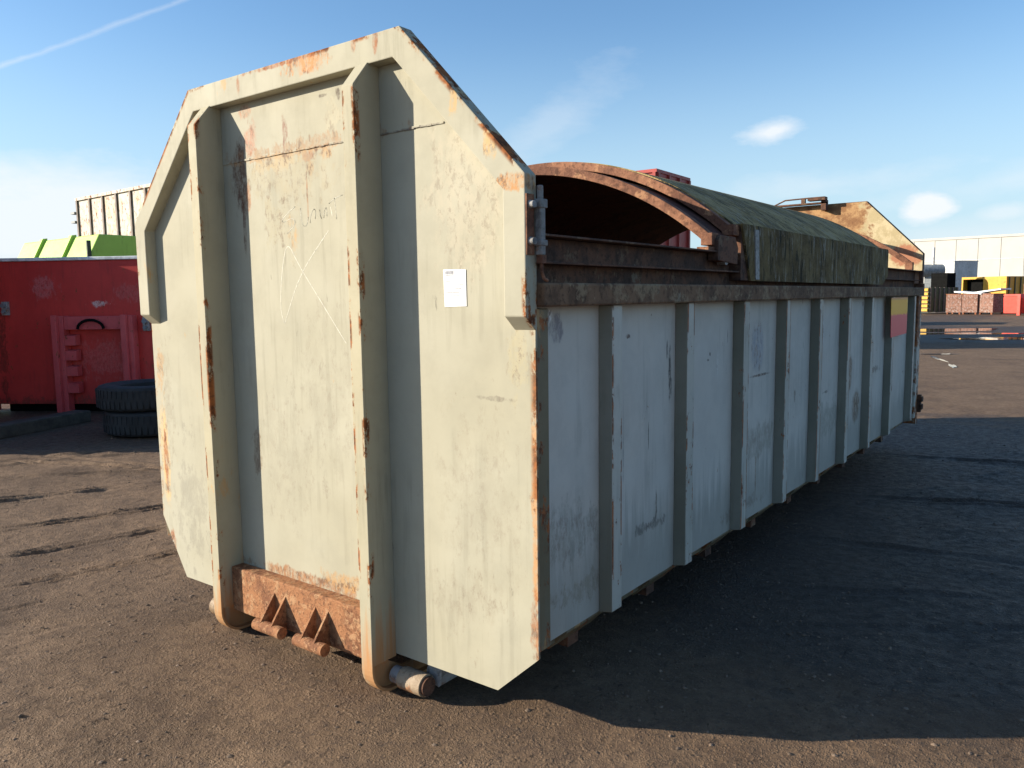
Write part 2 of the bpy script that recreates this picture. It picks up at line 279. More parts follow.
def moss(name, streaks=True, k=1.0):
    s = NT(name)
    n = s.noise(3, detail=9, rough=0.7); n2 = s.noise(24, detail=9, rough=0.75, loc=(3, 0, 1))
    col = s.mix(s.ramp(n, 0.3, 0.65), (0.22 * k, 0.15 * k, 0.06 * k), (0.42 * k, 0.30 * k, 0.13 * k))
    col = s.mix(s.ramp(n2, 0.5, 0.8, 0, 0.6), col, (0.07, 0.055, 0.03))
    pp = s.noise(4.2, (1, 1.5, 0.8), detail=9, rough=0.75, loc=(4, 4, 4)); col = s.mix(s.ramp(pp, 0.66, 0.8, 0, 0.7), col, (0.36, 0.33, 0.27))
    sv = s.noise(12, (1, 2.6, 0.35) if not streaks else (0.5, 2.6, 0.5), detail=9, rough=0.78, loc=(1, 5, 0))
    col = s.mix(s.ramp(sv, 0.60, 0.66, 0, 0.55), col, (0.42, 0.40, 0.34))
    sv2 = s.noise(9, (1, 2.2, 0.4), detail=8, rough=0.75, loc=(8, 5, 3))
    col = s.mix(s.ramp(sv2, 0.58, 0.68, 0, 0.8), col, (0.012, 0.013, 0.010))
    x, y, z = s.sep()
    if streaks:
        col = s.mix(s.ramp(s.math('ADD', x, s.math('MULTIPLY', n, 0.3)), -0.55, -0.75, 0, 0.8), col, (0.40, 0.29, 0.06))
    h = s.math('ADD', n2, s.math('MULTIPLY', sv, 1.5))
    return s.done(col, 0.9, 0, s.bump(h, 0.7, 0.01), 0.25)
M['mossroof'] = moss('mossy_roof'); M['mossskirt'] = moss('mossy_skirt', False, 0.48)

def ground_mat():
    s = NT('packed_brown_yard_dirt')
    n1 = s.noise(0.22, detail=6, rough=0.6); n2 = s.noise(1.7, detail=9, rough=0.7, loc=(3, 4, 0)); n3 = s.noise(14, detail=9, rough=0.72); n4 = s.noise(75, detail=6, rough=0.7); n5 = s.noise(210, detail=4, rough=0.7); n6 = s.noise(38, detail=7, rough=0.75, loc=(5, 2, 0))
    col = s.mix(s.ramp(n2, 0.2, 0.8), (0.092, 0.055, 0.031), (0.185, 0.117, 0.068))
    col = s.mix(s.ramp(n1, 0.36, 0.62, 0, 0.35), col, (0.225, 0.145, 0.085))
    col = s.mix(s.ramp(n3, 0.42, 0.68, 0, 0.55), col, (0.085, 0.054, 0.037))
    col = s.mix(s.ramp(n4, 0.6, 0.8, 0, 0.6), col, (0.05, 0.036, 0.028)); col = s.mix(s.ramp(n6, 0.62, 0.74, 0, 0.7), col, (0.055, 0.038, 0.03))  # dark specks paint shadow into the small soil pits
    col = s.mix(s.ramp(n5, 0.28, 0.12, 0, 0.7), col, (0.34, 0.27, 0.2))
    x, y, z = s.sep()
    # wet dark dirt, with shadow painted in beside the container and at left
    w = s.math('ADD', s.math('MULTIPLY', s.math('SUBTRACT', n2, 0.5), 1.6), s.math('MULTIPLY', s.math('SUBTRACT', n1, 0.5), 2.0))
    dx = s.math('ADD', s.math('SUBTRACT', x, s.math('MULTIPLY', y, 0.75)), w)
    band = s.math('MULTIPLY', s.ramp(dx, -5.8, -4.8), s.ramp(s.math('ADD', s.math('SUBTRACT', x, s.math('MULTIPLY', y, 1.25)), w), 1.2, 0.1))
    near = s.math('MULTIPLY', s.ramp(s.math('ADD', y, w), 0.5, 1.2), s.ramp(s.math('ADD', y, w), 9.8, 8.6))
    damp_shade = s.math('MULTIPLY', near, s.ramp(x, -1.9, -1.2))  # wet ground, also deepens the container's shadow in the colour
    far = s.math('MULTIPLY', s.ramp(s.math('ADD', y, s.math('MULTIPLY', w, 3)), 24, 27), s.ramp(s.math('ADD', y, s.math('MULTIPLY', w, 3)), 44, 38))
    left = s.math('MULTIPLY', s.ramp(s.math('ADD', s.math('ADD', s.math('MULTIPLY', x, -0.604), s.math('MULTIPLY', y, 0.797)), s.math('MULTIPLY', w, 0.4)), 5.6, 6.4), s.ramp(x, -4.0, -5.0))  # cast shadow painted along the sun direction at the left
    dm = s.math('MAXIMUM', s.math('MULTIPLY', damp_shade, 0.75), s.math('MAXIMUM', s.math('MULTIPLY', far, 0.8), s.math('MULTIPLY', left, 0.5)))
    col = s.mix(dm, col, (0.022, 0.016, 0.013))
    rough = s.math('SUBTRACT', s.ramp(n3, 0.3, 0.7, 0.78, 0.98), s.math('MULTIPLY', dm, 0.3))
    def vor(sc):
        v = s.n('ShaderNodeTexVoronoi', feature='F1'); s.l(s.P, v.inputs['Vector']); v.inputs['Scale'].default_value = sc
        return v
    v1 = vor(55); v2 = vor(130)
    cs = s.n('ShaderNodeSeparateColor'); s.l(v1.outputs['Color'], cs.inputs[0]); cs2 = s.n('ShaderNodeSeparateColor'); s.l(v2.outputs['Color'], cs2.inputs[0])
    st1 = s.math('MULTIPLY', s.math('GREATER_THAN', cs.outputs[0], 0.72), s.ramp(v1.outputs['Distance'], 0.55, 0.2))
    st2_ = s.math('MULTIPLY', s.math('GREATER_THAN', cs2.outputs[0], 0.45), s.ramp(v2.outputs['Distance'], 0.6, 0.2))
    col = s.mix(s.math('MULTIPLY', s.math('MAXIMUM', st1, st2_), 0.3), col, s.mix(cs2.outputs[1], (0.09, 0.055, 0.032), (0.29, 0.20, 0.125)))
    h = s.math('ADD', s.math('ADD', s.math('MULTIPLY', st1, 0.4), s.math('MULTIPLY', st2_, 0.3)), s.math('ADD', s.math('MULTIPLY', n3, 0.55), s.math('MULTIPLY', n4, 0.4)))
    h0 = s.math('ADD', s.math('ADD', s.math('MULTIPLY', n3, 0.6), s.math('MULTIPLY', n4, 0.45)), s.math('ADD', s.math('MULTIPLY', n5, 0.16), s.math('MULTIPLY', n6, 0.5)))
    pit = s.ramp(s.noise(24, (1.6, 1, 1), detail=7, rough=0.75, loc=(0, 8, 0)), 0.68, 0.84)
    clus = s.ramp(s.noise(2.6, detail=4, loc=(6, 6, 0)), 0.35, 0.7)
    pit = s.math('MULTIPLY', pit, clus)
    nrm = s.bump(h, 0.85, 0.011)
    nrm = s.bump(s.math('SUBTRACT', 1.0, pit), 1.0, 0.03, nrm)
    return s.done(col, rough, 0, nrm, 0.35)
M['ground'] = ground_mat()
def puddle_mat():
    s = NT('still_puddle_water'); n = s.noise(3, detail=3)
    return s.done((0.035, 0.03, 0.028), 0.03, 0, s.bump(n, 0.04, 0.01), 0.9)
M['puddle'] = puddle_mat()
M['pebble'] = plain('pebble_stone', (0.17, 0.12, 0.085), 0.85, var=0.5, scale=2)
M['paper'] = plain('white_paper', (0.82, 0.82, 0.82), 0.6, var=0.03)
M['ink'] = plain('grey_ink', (0.3, 0.3, 0.32), 0.6)
M['scratch'] = plain('bare_scratch', (0.62, 0.60, 0.50), 0.6, var=0.2, scale=40)
def marker_mat():
    s = NT('orange_and_red_marker')
    n = s.noise(9, detail=7, rough=0.7); x, y, z = s.sep()
    e = s.math('ADD', z, s.math('MULTIPLY', s.math('SUBTRACT', n, 0.5), 0.04))
    col = s.mix(s.ramp(e, 1.45, 1.47), (0.85, 0.10, 0.11), (1.0, 0.47, 0.02))
    col = s.mix(s.ramp(z, 1.585, 1.61, 0, 0.7), col, (0.6, 0.22, 0.12))
    return s.done(col, 0.5, 0, None, 0.5)
M['marker'] = marker_mat()
M['red'] = paint('faded_red_paint', (0.60, 0.055, 0.045), (0.50, 0.042, 0.036), chips=0.70, stain=0.9, grime=0.3, grime_col=(0.1, 0.03, 0.03), edge=0.5, rough=0.45,
               patches=[((1.65, 0, 0.78), (0.5, 1, 0.3), (0.58, 0.17, 0.16), 0.45, 1.0), ((0.78, 0, 1.85), (0.24, 1, 0.2), (0.55, 0.2, 0.2), 0.6, 0.7), ((2.1, 0, 1.75), (0.3, 1, 0.15), (0.55, 0.16, 0.15), 0.45, 1.0), ((1.6, 0, 1.6), (0.15, 1, 0.05), (0.7, 0.6, 0.55), 0.8, 1.0), ((0.05, 0, 1.0), (0.08, 1, 0.9), (0.12, 0.03, 0.02), 0.8, 1.2), ((1.0, 0, 0.1), (1.6, 1, 0.14), (0.1, 0.04, 0.03), 0.7, 1.0)])
M['red2'] = paint('pinkish_red_paint', (0.62, 0.11, 0.11), (0.52, 0.07, 0.075), chips=0.70, stain=0.9, grime=0.3, grime_col=(0.1, 0.03, 0.03), edge=0.5, rough=0.5)
M['stackred'] = paint('brownish_red_paint', (0.40, 0.06, 0.05), (0.3, 0.05, 0.04), chips=0.75, stain=0.8, edge=0)
M['lime'] = paint('lime_green_paint', (0.42, 0.66, 0.10), (0.38, 0.6, 0.09), chips=0.74, stain=0.85, grime=0.3, grime_col=(0.1, 0.2, 0.03), edge=0.3, mottling=0.4)
M['ribwhite'] = paint('rusty_white_paint', (0.45, 0.42, 0.37), (0.40, 0.35, 0.3), chips=0.60, stain=0.52, grime=0.4, edge=0.3)
M['ribdark'] = plain('dark_brown_rib_paint', (0.16, 0.12, 0.10), 0.7)
M['tyre'] = plain('worn_black_rubber', (0.022, 0.023, 0.024), 0.75, var=0.3)
M['timber'] = plain('dark_sleeper_timber', (0.055, 0.048, 0.038), 0.9, var=0.4)
M['leaf'] = plain('weed_leaf', (0.075, 0.095, 0.035), 0.7)
M['yellow'] = paint('yellow_paint', (0.62, 0.34, 0.03), (0.55, 0.29, 0.03), chips=0.68, stain=0.7, grime=0.4, edge=0)
M['orange'] = paint('orange_red_paint', (0.62, 0.07, 0.05), (0.55, 0.06, 0.04), chips=0.72, stain=0.9, grime=0.2, edge=0)
M['silver'] = paint('grey_cabin_paint', (0.55, 0.56, 0.56), (0.45, 0.46, 0.46), chips=0.68, stain=0.7, grime=0.6, edge=0)
M['brownbin'] = rust('brown_bin_rust', (0.16, 0.08, 0.055), (0.28, 0.15, 0.11), (0.4, 0.35, 0.33), 0.55)
M['brownstack'] = rust('brown_stack_rust', (0.22, 0.07, 0.035), (0.36, 0.14, 0.07), (0.5, 0.4, 0.3), 0.6)
M['black'] = plain('black_void_paint', (0.008, 0.008, 0.008), 0.95, spec=0.05)
M['tank'] = plain('grey_tank_paint', (0.22, 0.24, 0.25), 0.5)
M['sheet'] = plain('pale_sheet', (0.7, 0.72, 0.72), 0.6)
M['wallwhite'] = plain('cream_cladding', (0.47, 0.455, 0.415), 0.6, var=0.04, scale=0.4)
M['greenish'] = plain('dark_green_paint', (0.06, 0.075, 0.04), 0.6)

# ---------------------------------------------------------------- mesh helpers
class MB:
    def __init__(s): s.bm = bmesh.new()
    def box(s, x0, x1, y0, y1, z0, z1, mtx=None):
        c = [Vector((x, y, z)) for z in (z0, z1) for y in (y0, y1) for x in (x0, x1)]
        if mtx: c = [mtx @ v for v in c]
        v = [s.bm.verts.new(p) for p in c]
        for f in ((0, 2, 3, 1), (4, 5, 7, 6), (0, 1, 5, 4), (2, 6, 7, 3), (0, 4, 6, 2), (1, 3, 7, 5)): s.bm.faces.new([v[i] for i in f])
        return s
    def prism(s, pts, ext):          # closed polygon of 3-D points extruded by vector(s)
        ext = Vector(ext); a = [s.bm.verts.new(p) for p in pts]; b = [s.bm.verts.new(Vector(p) + ext) for p in pts]; n = len(pts)
        s.bm.faces.new(a); s.bm.faces.new(list(reversed(b)))
        for i in range(n): s.bm.faces.new([a[i], b[i], b[(i + 1) % n], a[(i + 1) % n]][::-1])
        return s
    def strip(s, A, B, ext):         # band between two polylines, extruded
        ext = Vector(ext)
        for i in range(len(A) - 1):
            pass
        n = len(A); r = [[s.bm.verts.new(Vector(p)) for p in A], [s.bm.verts.new(Vector(p)) for p in B], [s.bm.verts.new(Vector(p) + ext) for p in B], [s.bm.verts.new(Vector(p) + ext) for p in A]]
        for i in range(n - 1):
            for k in range(4): s.bm.faces.new([r[k][i], r[k][i + 1], r[(k + 1) % 4][i + 1], r[(k + 1) % 4][i]])
        s.bm.faces.new([r[k][0] for k in range(4)]); s.bm.faces.new([r[k][n - 1] for k in range(3, -1, -1)])
        return s
    def cyl(s, p, q, r, r2=None, seg=20):
        p, q = Vector(p), Vector(q); r2 = r if r2 is None else r2
        d = (q - p).normalized(); a = d.orthogonal().normalized(); b = d.cross(a)
        A = []; B = []
        for i in range(seg):
            t = 2 * math.pi * i / seg; o = a * math.cos(t) + b * math.sin(t)
            A.append(s.bm.verts.new(p + o * r)); B.append(s.bm.verts.new(q + o * r2))
        for i in range(seg): s.bm.faces.new([A[i], A[(i + 1) % seg], B[(i + 1) % seg], B[i]])
        s.bm.faces.new(A[::-1]); s.bm.faces.new(B)
        return s
    def tube(s, pts, r, seg=8):
        for a, b in zip(pts[:-1], pts[1:]): s.cyl(a, b, r, seg=seg)
        return s
    def lathe(s, prof, seg=40, c=(0, 0, 0)):    # (r, z)
        rings = []
        for r, z in prof: rings.append([s.bm.verts.new((c[0] + r * math.cos(2 * math.pi * i / seg), c[1] + r * math.sin(2 * math.pi * i / seg), c[2] + z)) for i in range(seg)])
        n = len(prof)
        for k in range(n):
            A, B = rings[k], rings[(k + 1) % n]
            for i in range(seg): s.bm.faces.new([A[i], A[(i + 1) % seg], B[(i + 1) % seg], B[i]])
        return s
    def build(s, name, mat, parent=None, bevel=0.0, smooth=False):
        bmesh.ops.recalc_face_normals(s.bm, faces=s.bm.faces)
        me = bpy.data.meshes.new(name); s.bm.to_mesh(me); s.bm.free(); me.materials.append(mat)
        o = bpy.data.objects.new(name, me); C.objects.link(o)
        if parent: o.parent = parent
        if smooth:
            for p in me.polygons: p.use_smooth = True
            md = o.modifiers.new('split', 'EDGE_SPLIT'); md.split_angle = R_(35)
        if bevel:
            md = o.modifiers.new('bevel', 'BEVEL'); md.width = bevel; md.segments = 2; md.limit_method = 'ANGLE'; md.angle_limit = R_(30)
        return o
def thing(name, label, cat, loc=(0, 0, 0), rz=0, group=None):
    o = bpy.data.objects.new(name, None); C.objects.link(o); o.location = loc; o.rotation_euler = (0, 0, rz); o.empty_display_size = 0.3
    o['label'] = label; o['category'] = cat
    if group: o['group'] = group
    return o
def tag(o, label, cat, group=None):
    o['label'] = label; o['category'] = cat
    if group: o['group'] = group
    return o
def dup(o, parent, loc=None):
    c = o.copy(); C.objects.link(c); c.parent = parent
    if loc is not None: c.location = loc
    for ch in list(o.children):
        d = ch.copy(); C.objects.link(d); d.parent = c
    return c

# ---------------------------------------------------------------- ground
def vnoise(x, y, seed):
    r = np.random.RandomState(seed); T = r.rand(256, 256)
    xi = np.floor(x).astype(int); yi = np.floor(y).astype(int); fx = x - xi; fy = y - yi
    fx = fx * fx * (3 - 2 * fx); fy = fy * fy * (3 - 2 * fy)
    a = T[xi % 256, yi % 256]; b = T[(xi + 1) % 256, yi % 256]; c = T[xi % 256, (yi + 1) % 256]; d = T[(xi + 1) % 256, (yi + 1) % 256]
    return (a * (1 - fx) + b * fx) * (1 - fy) + (c * (1 - fx) + d * fx) * fy - 0.5
def axis(lo, hi, step, far):
    mid_ = list(np.arange(lo, hi + step / 2, step)); out = []; s_ = step; p = hi
    while p < far: s_ *= 1.22; p += s_; out.append(p)
    neg = []; s_ = step; p = lo
    while p > -far: s_ *= 1.22; p -= s_; neg.append(p)
    return np.array(neg[::-1] + mid_ + out)
gx = axis(-8.6, 2.2, 0.02, 1500); gy = axis(-1.6, 7.0, 0.02, 1500)
GX, GY = np.meshgrid(gx, gy, indexing='ij')
def ground_h(X, Y):
    h = 0.034 * vnoise(X * 1.1, Y * 1.1, 1) + 0.017 * vnoise(X * 3.7 + 9, Y * 3.7, 2) + 0.006 * (0.6 + vnoise(X * 0.9, Y * 0.9 + 3, 41)) * vnoise(X * 9.3, Y * 9.3 + 5, 3) + 0.005 * vnoise(X * 31, Y * 31, 4)
    cl = vnoise(X * 13 + 3, Y * 13 + 8, 6); h += 0.012 * np.clip(cl - 0.25, 0, 1) * (vnoise(X * 0.8, Y * 0.8, 8) + 0.6)
    # wheel ruts: direction d through point p
    def rut(px, py, dx, dy, w, depth, tread):
        L = math.hypot(dx, dy); dx /= L; dy /= L
        t = (X - px) * dx + (Y - py) * dy; n = -(X - px) * dy + (Y - py) * dx + 0.10 * np.sin(t * 0.7 + px) + 0.035 * vnoise(t * 5, t * 0 + px, 18)
        prof = np.exp(-(n / w) ** 2) - 0.55 * np.exp(-((np.abs(n) - 1.5 * w) / (0.5 * w)) ** 2)
        brk = np.clip(0.85 + 1.3 * vnoise(t * 1.6 + px * 3, n * 0.5 + 7, 12) + 1.6 * vnoise(t * 6 + px, n * 8, 17), 0, 1)
        tr_ = 1 + tread * np.clip(3 * vnoise(t * 11 + px, n * 14 + 3, 14), -1, 1)
        return -depth * prof * brk * tr_
    for a in ((-3.30, 0.0, 0.32, 0.95, 0.030, 0.022, 0.3), (-3.36, 0.0, 0.30, 0.95, 0.022, 0.012, 0.3), (-4.7, 0.45, 0.33, 0.94, 0.035, 0.018, 0.4), (-4.62, 0.45, 0.34, 0.94, 0.022, 0.014, 0.4),
              (-5.5, 0.9, 0.3, 0.95, 0.045, 0.022, 0.3), (-5.62, 0.9, 0.3, 0.95, 0.03, 0.016, 0.3), (-6.2, 1.1, 0.55, 0.83, 0.05, 0.018, 0.3), (-2.6, -0.9, 0.35, 0.93, 0.025, 0.010, 0.4), (-2.2, -0.6, 0.42, 0.9, 0.025, 0.010, 0.4),
              (-4.0, 0.1, 0.3, 0.95, 0.03, 0.014, 0.4), (-4.1, 0.1, 0.3, 0.95, 0.03, 0.010, 0.4), (-6.9, 1.5, 0.4, 0.9, 0.05, 0.02, 0.3), (-7.3, 1.3, 0.4, 0.9, 0.06, 0.02, 0.3), (-2.9, -0.2, 0.28, 0.96, 0.022, 0.008, 0.5),
              (0.5, 4.6, 0.92, 0.40, 0.05, 0.025, 0.3), (1.0, 3.28, 0.97, 0.2, 0.05, 0.014, 0.2), (0.4, 6.4, 0.95, 0.3, 0.07, 0.025, 0.2), (1.2, 2.2, 0.8, 0.6, 0.04, 0.010, 0.5), (0.9, 2.5, 0.85, 0.5, 0.04, 0.010, 0.5)):
        h = h + rut(*a)
    return h
inx = np.clip((X := np.minimum(GX + 9.5, 3.6 - GX)) / 1.0, 0, 1); iny = np.clip(np.minimum(GY + 2.4, 9.2 - GY) / 1.0, 0, 1)
GZ = ground_h(GX, GY) * inx * iny
# keep the ground level where the container and tyres rest
def calm(X, Y):
    d = np.maximum.reduce([-2.6 - X, X - 0.0, -0.25 - Y, Y - 7.0]); return 0.25 + 0.75 * np.clip(d / 0.7, 0, 1)
GZ = GZ * calm(GX, GY) - 0.003
nx_, ny_ = GX.shape
co = np.stack([GX, GY, GZ], -1).reshape(-1, 3)
idx = np.arange(nx_ * ny_).reshape(nx_, ny_)
q = np.stack([idx[:-1, :-1], idx[1:, :-1], idx[1:, 1:], idx[:-1, 1:]], -1).reshape(-1, 4)
me = bpy.data.meshes.new('ground'); me.vertices.add(len(co)); me.vertices.foreach_set('co', co.ravel().astype(np.float32))
me.loops.add(q.size); me.loops.foreach_set('vertex_index', q.ravel().astype(np.int32))
me.polygons.add(len(q)); me.polygons.foreach_set('loop_start', np.arange(0, q.size, 4, dtype=np.int32)); me.polygons.foreach_set('loop_total', np.full(len(q), 4, np.int32))
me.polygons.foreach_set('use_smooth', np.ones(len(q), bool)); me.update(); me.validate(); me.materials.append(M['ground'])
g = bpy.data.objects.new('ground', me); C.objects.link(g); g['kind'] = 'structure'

def pebbles():
    rs = np.random.RandomState(3); base = bmesh.new(); bmesh.ops.create_icosphere(base, subdivisions=1, radius=1)
    bv = np.array([v.co[:] for v in base.verts]); bf = np.array([[v.index for v in f.verts] for f in base.faces]); base.free()
    N = 16000
    x = rs.uniform(-8.2, 2.6, N * 3); y = rs.uniform(-1.5, 8, N * 3)
    dist = np.hypot(x - 1.57, y + 2.2); keep = rs.rand(N * 3) < np.clip(3.2 / dist, 0, 1) * (0.12 + 1.2 * np.clip(vnoise(x * 0.7, y * 0.7, 31) + 0.3, 0, 1)); x = x[keep][:N]; y = y[keep][:N]; n = len(x)
    r = 0.002 + 0.0085 * rs.rand(n) ** 5; z = ground_h(x, y)
    z = z * calm(x, y) - 0.003
    sc = r[:, None, None] * np.stack([0.8 + 0.6 * rs.rand(n), 0.8 + 0.6 * rs.rand(n), 0.5 + 0.4 * rs.rand(n)], -1)[:, None, :]
    V = bv[None] * sc * (1 + 0.35 * (rs.rand(n, len(bv), 1) - 0.5)); V += np.stack([x, y, z - r * 0.05], -1)[:, None, :]
    F = (bf[None] + (np.arange(n) * len(bv))[:, None, None]).reshape(-1, 3); V = V.reshape(-1, 3)
    me = bpy.data.meshes.new('gravel'); me.from_pydata(V.tolist(), [], F.tolist()); me.materials.append(M['pebble'])
    o = bpy.data.objects.new('gravel', me); C.objects.link(o); o['kind'] = 'stuff'; o['label'] = 'small loose stones scattered over the brown dirt yard'; o['category'] = 'gravel'
pebbles()

def puddle(cx, cy, rx, ry, rot, seed, z=0.006):
    rs = random.Random(seed); mb = MB(); n = 44; ph = [rs.uniform(0, 6.28) for _ in range(5)]; pts = []
    for i in range(n):
        t = 2 * math.pi * i / n; k = 1 + 0.22 * math.sin(2 * t + ph[0]) + 0.18 * math.sin(3 * t + ph[1]) + 0.12 * math.sin(5 * t + ph[2]) + 0.08 * math.sin(9 * t + ph[3])
        a, b = rx * k * math.cos(t), ry * k * math.sin(t); pts.append((cx + a * math.cos(rot) - b * math.sin(rot), cy + a * math.sin(rot) + b * math.cos(rot), z))
    f = mb.bm.faces.new([mb.bm.verts.new(p) for p in pts])
    bmesh.ops.triangulate(mb.bm, faces=[f])
    o = mb.build('puddle', M['puddle']); o['kind'] = 'structure'
    return o
puddle(-4.6, 35.5, 2.6, 1.6, 0.5, 1); puddle(-1.6, 29.5, 1.6, 0.7, 0.6, 2); puddle(-3.4, 32.6, 2.4, 0.8, 0.5, 3); puddle(0.6, 31.0, 1.6, 0.6, 0.4, 4)
puddle(-2.0, 20.9, 0.5, 0.10, 0.6, 5, 0.008); puddle(-1.75, 19.3, 0.07, 0.75, 0.35, 6, 0.008); puddle(-1.15, 17.3, 0.06, 0.5, 0.2, 7, 0.008)

# ================================================================ the roll-off container (local z = world z + 0.05)
W = 2.5; LEN = 6.83
box = thing('hooklift_container', 'large cream and grey steel roll off container with mossy arched roof cover in the yard', 'container', (0, 0, -0.05))
outl = [(0, 0.37), (0, 2.062), (-0.557, 2.64), (-W + 0.557, 2.64), (-W, 2.062), (-W, 0.506), (-W + 0.202, 0.2), (-0.188, 0.2)]
MB().prism([(x, 0, z) for x, z in outl], (0, 0.01, 0)).build('front_wall', M['front'], box)
E = 0.003
Ao = [(E, 1.595), (E, 2.066), (-0.5545, 2.646), (-W + 0.5545, 2.646), (-W - E, 2.066), (-W - E, 1.595)]
Ai = [(-0.090, 1.595), (-0.090, 2.022), (-0.592, 2.542), (-W + 0.592, 2.542), (-W + 0.090, 2.022), (-W + 0.090, 1.595)]
mb = MB()
n = 6; Y0, Y1 = -0.056, 0.0085
r = [[mb.bm.verts.new((x, Y0, z)) for x, z in Ao], [mb.bm.verts.new((x, Y0, z)) for x, z in Ai],
     [mb.bm.verts.new((x, Y1, z - (0.055 if k in (0, 5) else 0))) for k, (x, z) in enumerate(Ai)], [mb.bm.verts.new((x, Y1, z - (0.055 if k in (0, 5) else 0))) for k, (x, z) in enumerate(Ao)]]
for i in range(n - 1):
    for k in range(4): mb.bm.faces.new([r[k][i], r[k][i + 1], r[(k + 1) % 4][i + 1], r[(k + 1) % 4][i]])
mb.bm.faces.new([r[k][0] for k in range(4)]); mb.bm.faces.new([r[k][5] for k in range(3, -1, -1)])
mb.build('hood_rim', M['rim'], box, bevel=0.004)
# weld seam across the front wall
for x0, x1 in ((-1.772, -0.79), (-0.722, -0.395)):
    seam = MB()
    x = x0
    while x < x1:
        d = min(0.03, x1 - x); seam.box(x, x + d, -0.0035 - rnd.random() * 0.002, 0.002, 2.289 + rnd.uniform(-.0015, .0015), 2.2955 + rnd.uniform(-.0015, .002)); x += d
    seam.build('weld_seam', M['front'], box)
# two upright rails with curved feet
def rail(x0, x1, web):
    path = [(-0.058, 2.548), (-0.135, 2.455), (-0.135, 1.9), (-0.136, 1.3), (-0.134, 0.7), (-0.135, 0.17)]
    for i in range(1, 9):
        t = math.pi / 2 * i / 8; path.append((-0.015 - 0.12 * math.cos(t), 0.17 - 0.12 * math.sin(t)))
    path.append((0.35, 0.05))
    inn = []
    th = 0.012
    for i, (y, z) in enumerate(path):
        a = path[max(0, i - 1)]; b = path[min(len(path) - 1, i + 1)]; dy, dz = b[0] - a[0], b[1] - a[1]; L = math.hypot(dy, dz); inn.append((y - dz / L * th, z + dy / L * th))
    o = MB().strip([(x0, y, z) for y, z in path], [(x0, y, z) for y, z in inn], (x1 - x0, 0, 0)).build('upright_rail', M['rail'], box, bevel=0.002)
    w = MB()
    poly = [(-0.123, 0.19), (-0.123, 2.452), (-0.05, 2.542), (-0.001, 2.542), (-0.001, 0.19)]
    w.prism([(web, y, z) for y, z in poly], (0.01, 0, 0))
    w.build('rail_web', M['rail'], o)
    # web cheeks of the curved foot
    f = MB(); pts = [(y + 0.012, z) for y, z in path[5:14]] ; pts = [(-0.123, 0.30)] + [(-0.015 - 0.107 * math.cos(math.pi / 2 * i / 8), 0.17 - 0.107 * math.sin(math.pi / 2 * i / 8)) for i in range(9)] + [(0.3, 0.063), (0.3, 0.12), (0.06, 0.12), (-0.07, 0.20), (-0.09, 0.30)]
    cx = (x0 + x1) / 2
    f.prism([(cx - 0.005, y, z) for y, z in pts], (0.01, 0, 0)); f.build('foot_cheek', M['rail'], o)
    return o
rail(-0.785, -0.722, -0.7335)
rail(-1.835, -1.772, -1.7835)
# crossbeam with lugs
MB().box(-1.7725, -0.786, -0.07, -0.0008, 0.165, 0.383).build('crossbeam', M['beamrust'], box, bevel=0.006)
for fx in ((-1.445, -1.365), (-1.155, -1.07)):
    lug = MB()
    for x in fx:
        lug.prism([(x, -0.0695, 0.325), (x, -0.0695, 0.17), (x, -0.155, 0.17), (x, -0.158, 0.205)], (0.011, 0, 0))
    l = lug.build('towing_lug', M['beamrust'], box, bevel=0.001)
    c0 = (fx[0] + fx[1]) / 2
    MB().cyl((c0 - 0.085, -0.138, 0.187), (c0 + 0.105, -0.138, 0.187), 0.027, seg=24).build('lug_bar', M['beamrust'], l, smooth=True, bevel=0.002)
# rollers beside the feet
for s_, x0 in ((1, -0.722), (-1, -1.835)):
    axn = MB().cyl((x0, -0.01, 0.115), (x0 + s_ * 0.06, -0.01, 0.115), 0.036).build('roller_axle', M['steel'], box, smooth=True)
    MB().cyl((x0 + s_ * 0.05, -0.01, 0.115), (x0 + s_ * 0.175, -0.01, 0.115), 0.046, seg=28).build('roller', M['roller'], box, smooth=True, bevel=0.003)
    MB().cyl((x0 + s_ * 0.1755, -0.01, 0.115), (x0 + s_ * 0.19, -0.01, 0.115), 0.038, seg=28).build('roller_cap', M['darkrust'], box, smooth=True)
    MB().prism([(x0 + s_ * 0.14, 0.045, 0.20), (x0 + s_ * 0.22, 0.045, 0.20), (x0 + s_ * 0.19, 0.045, 0.09), (x0 + s_ * 0.12, 0.045, 0.11)], (0, 0.16, 0)).build('roller_bracket', M['steel'], box)
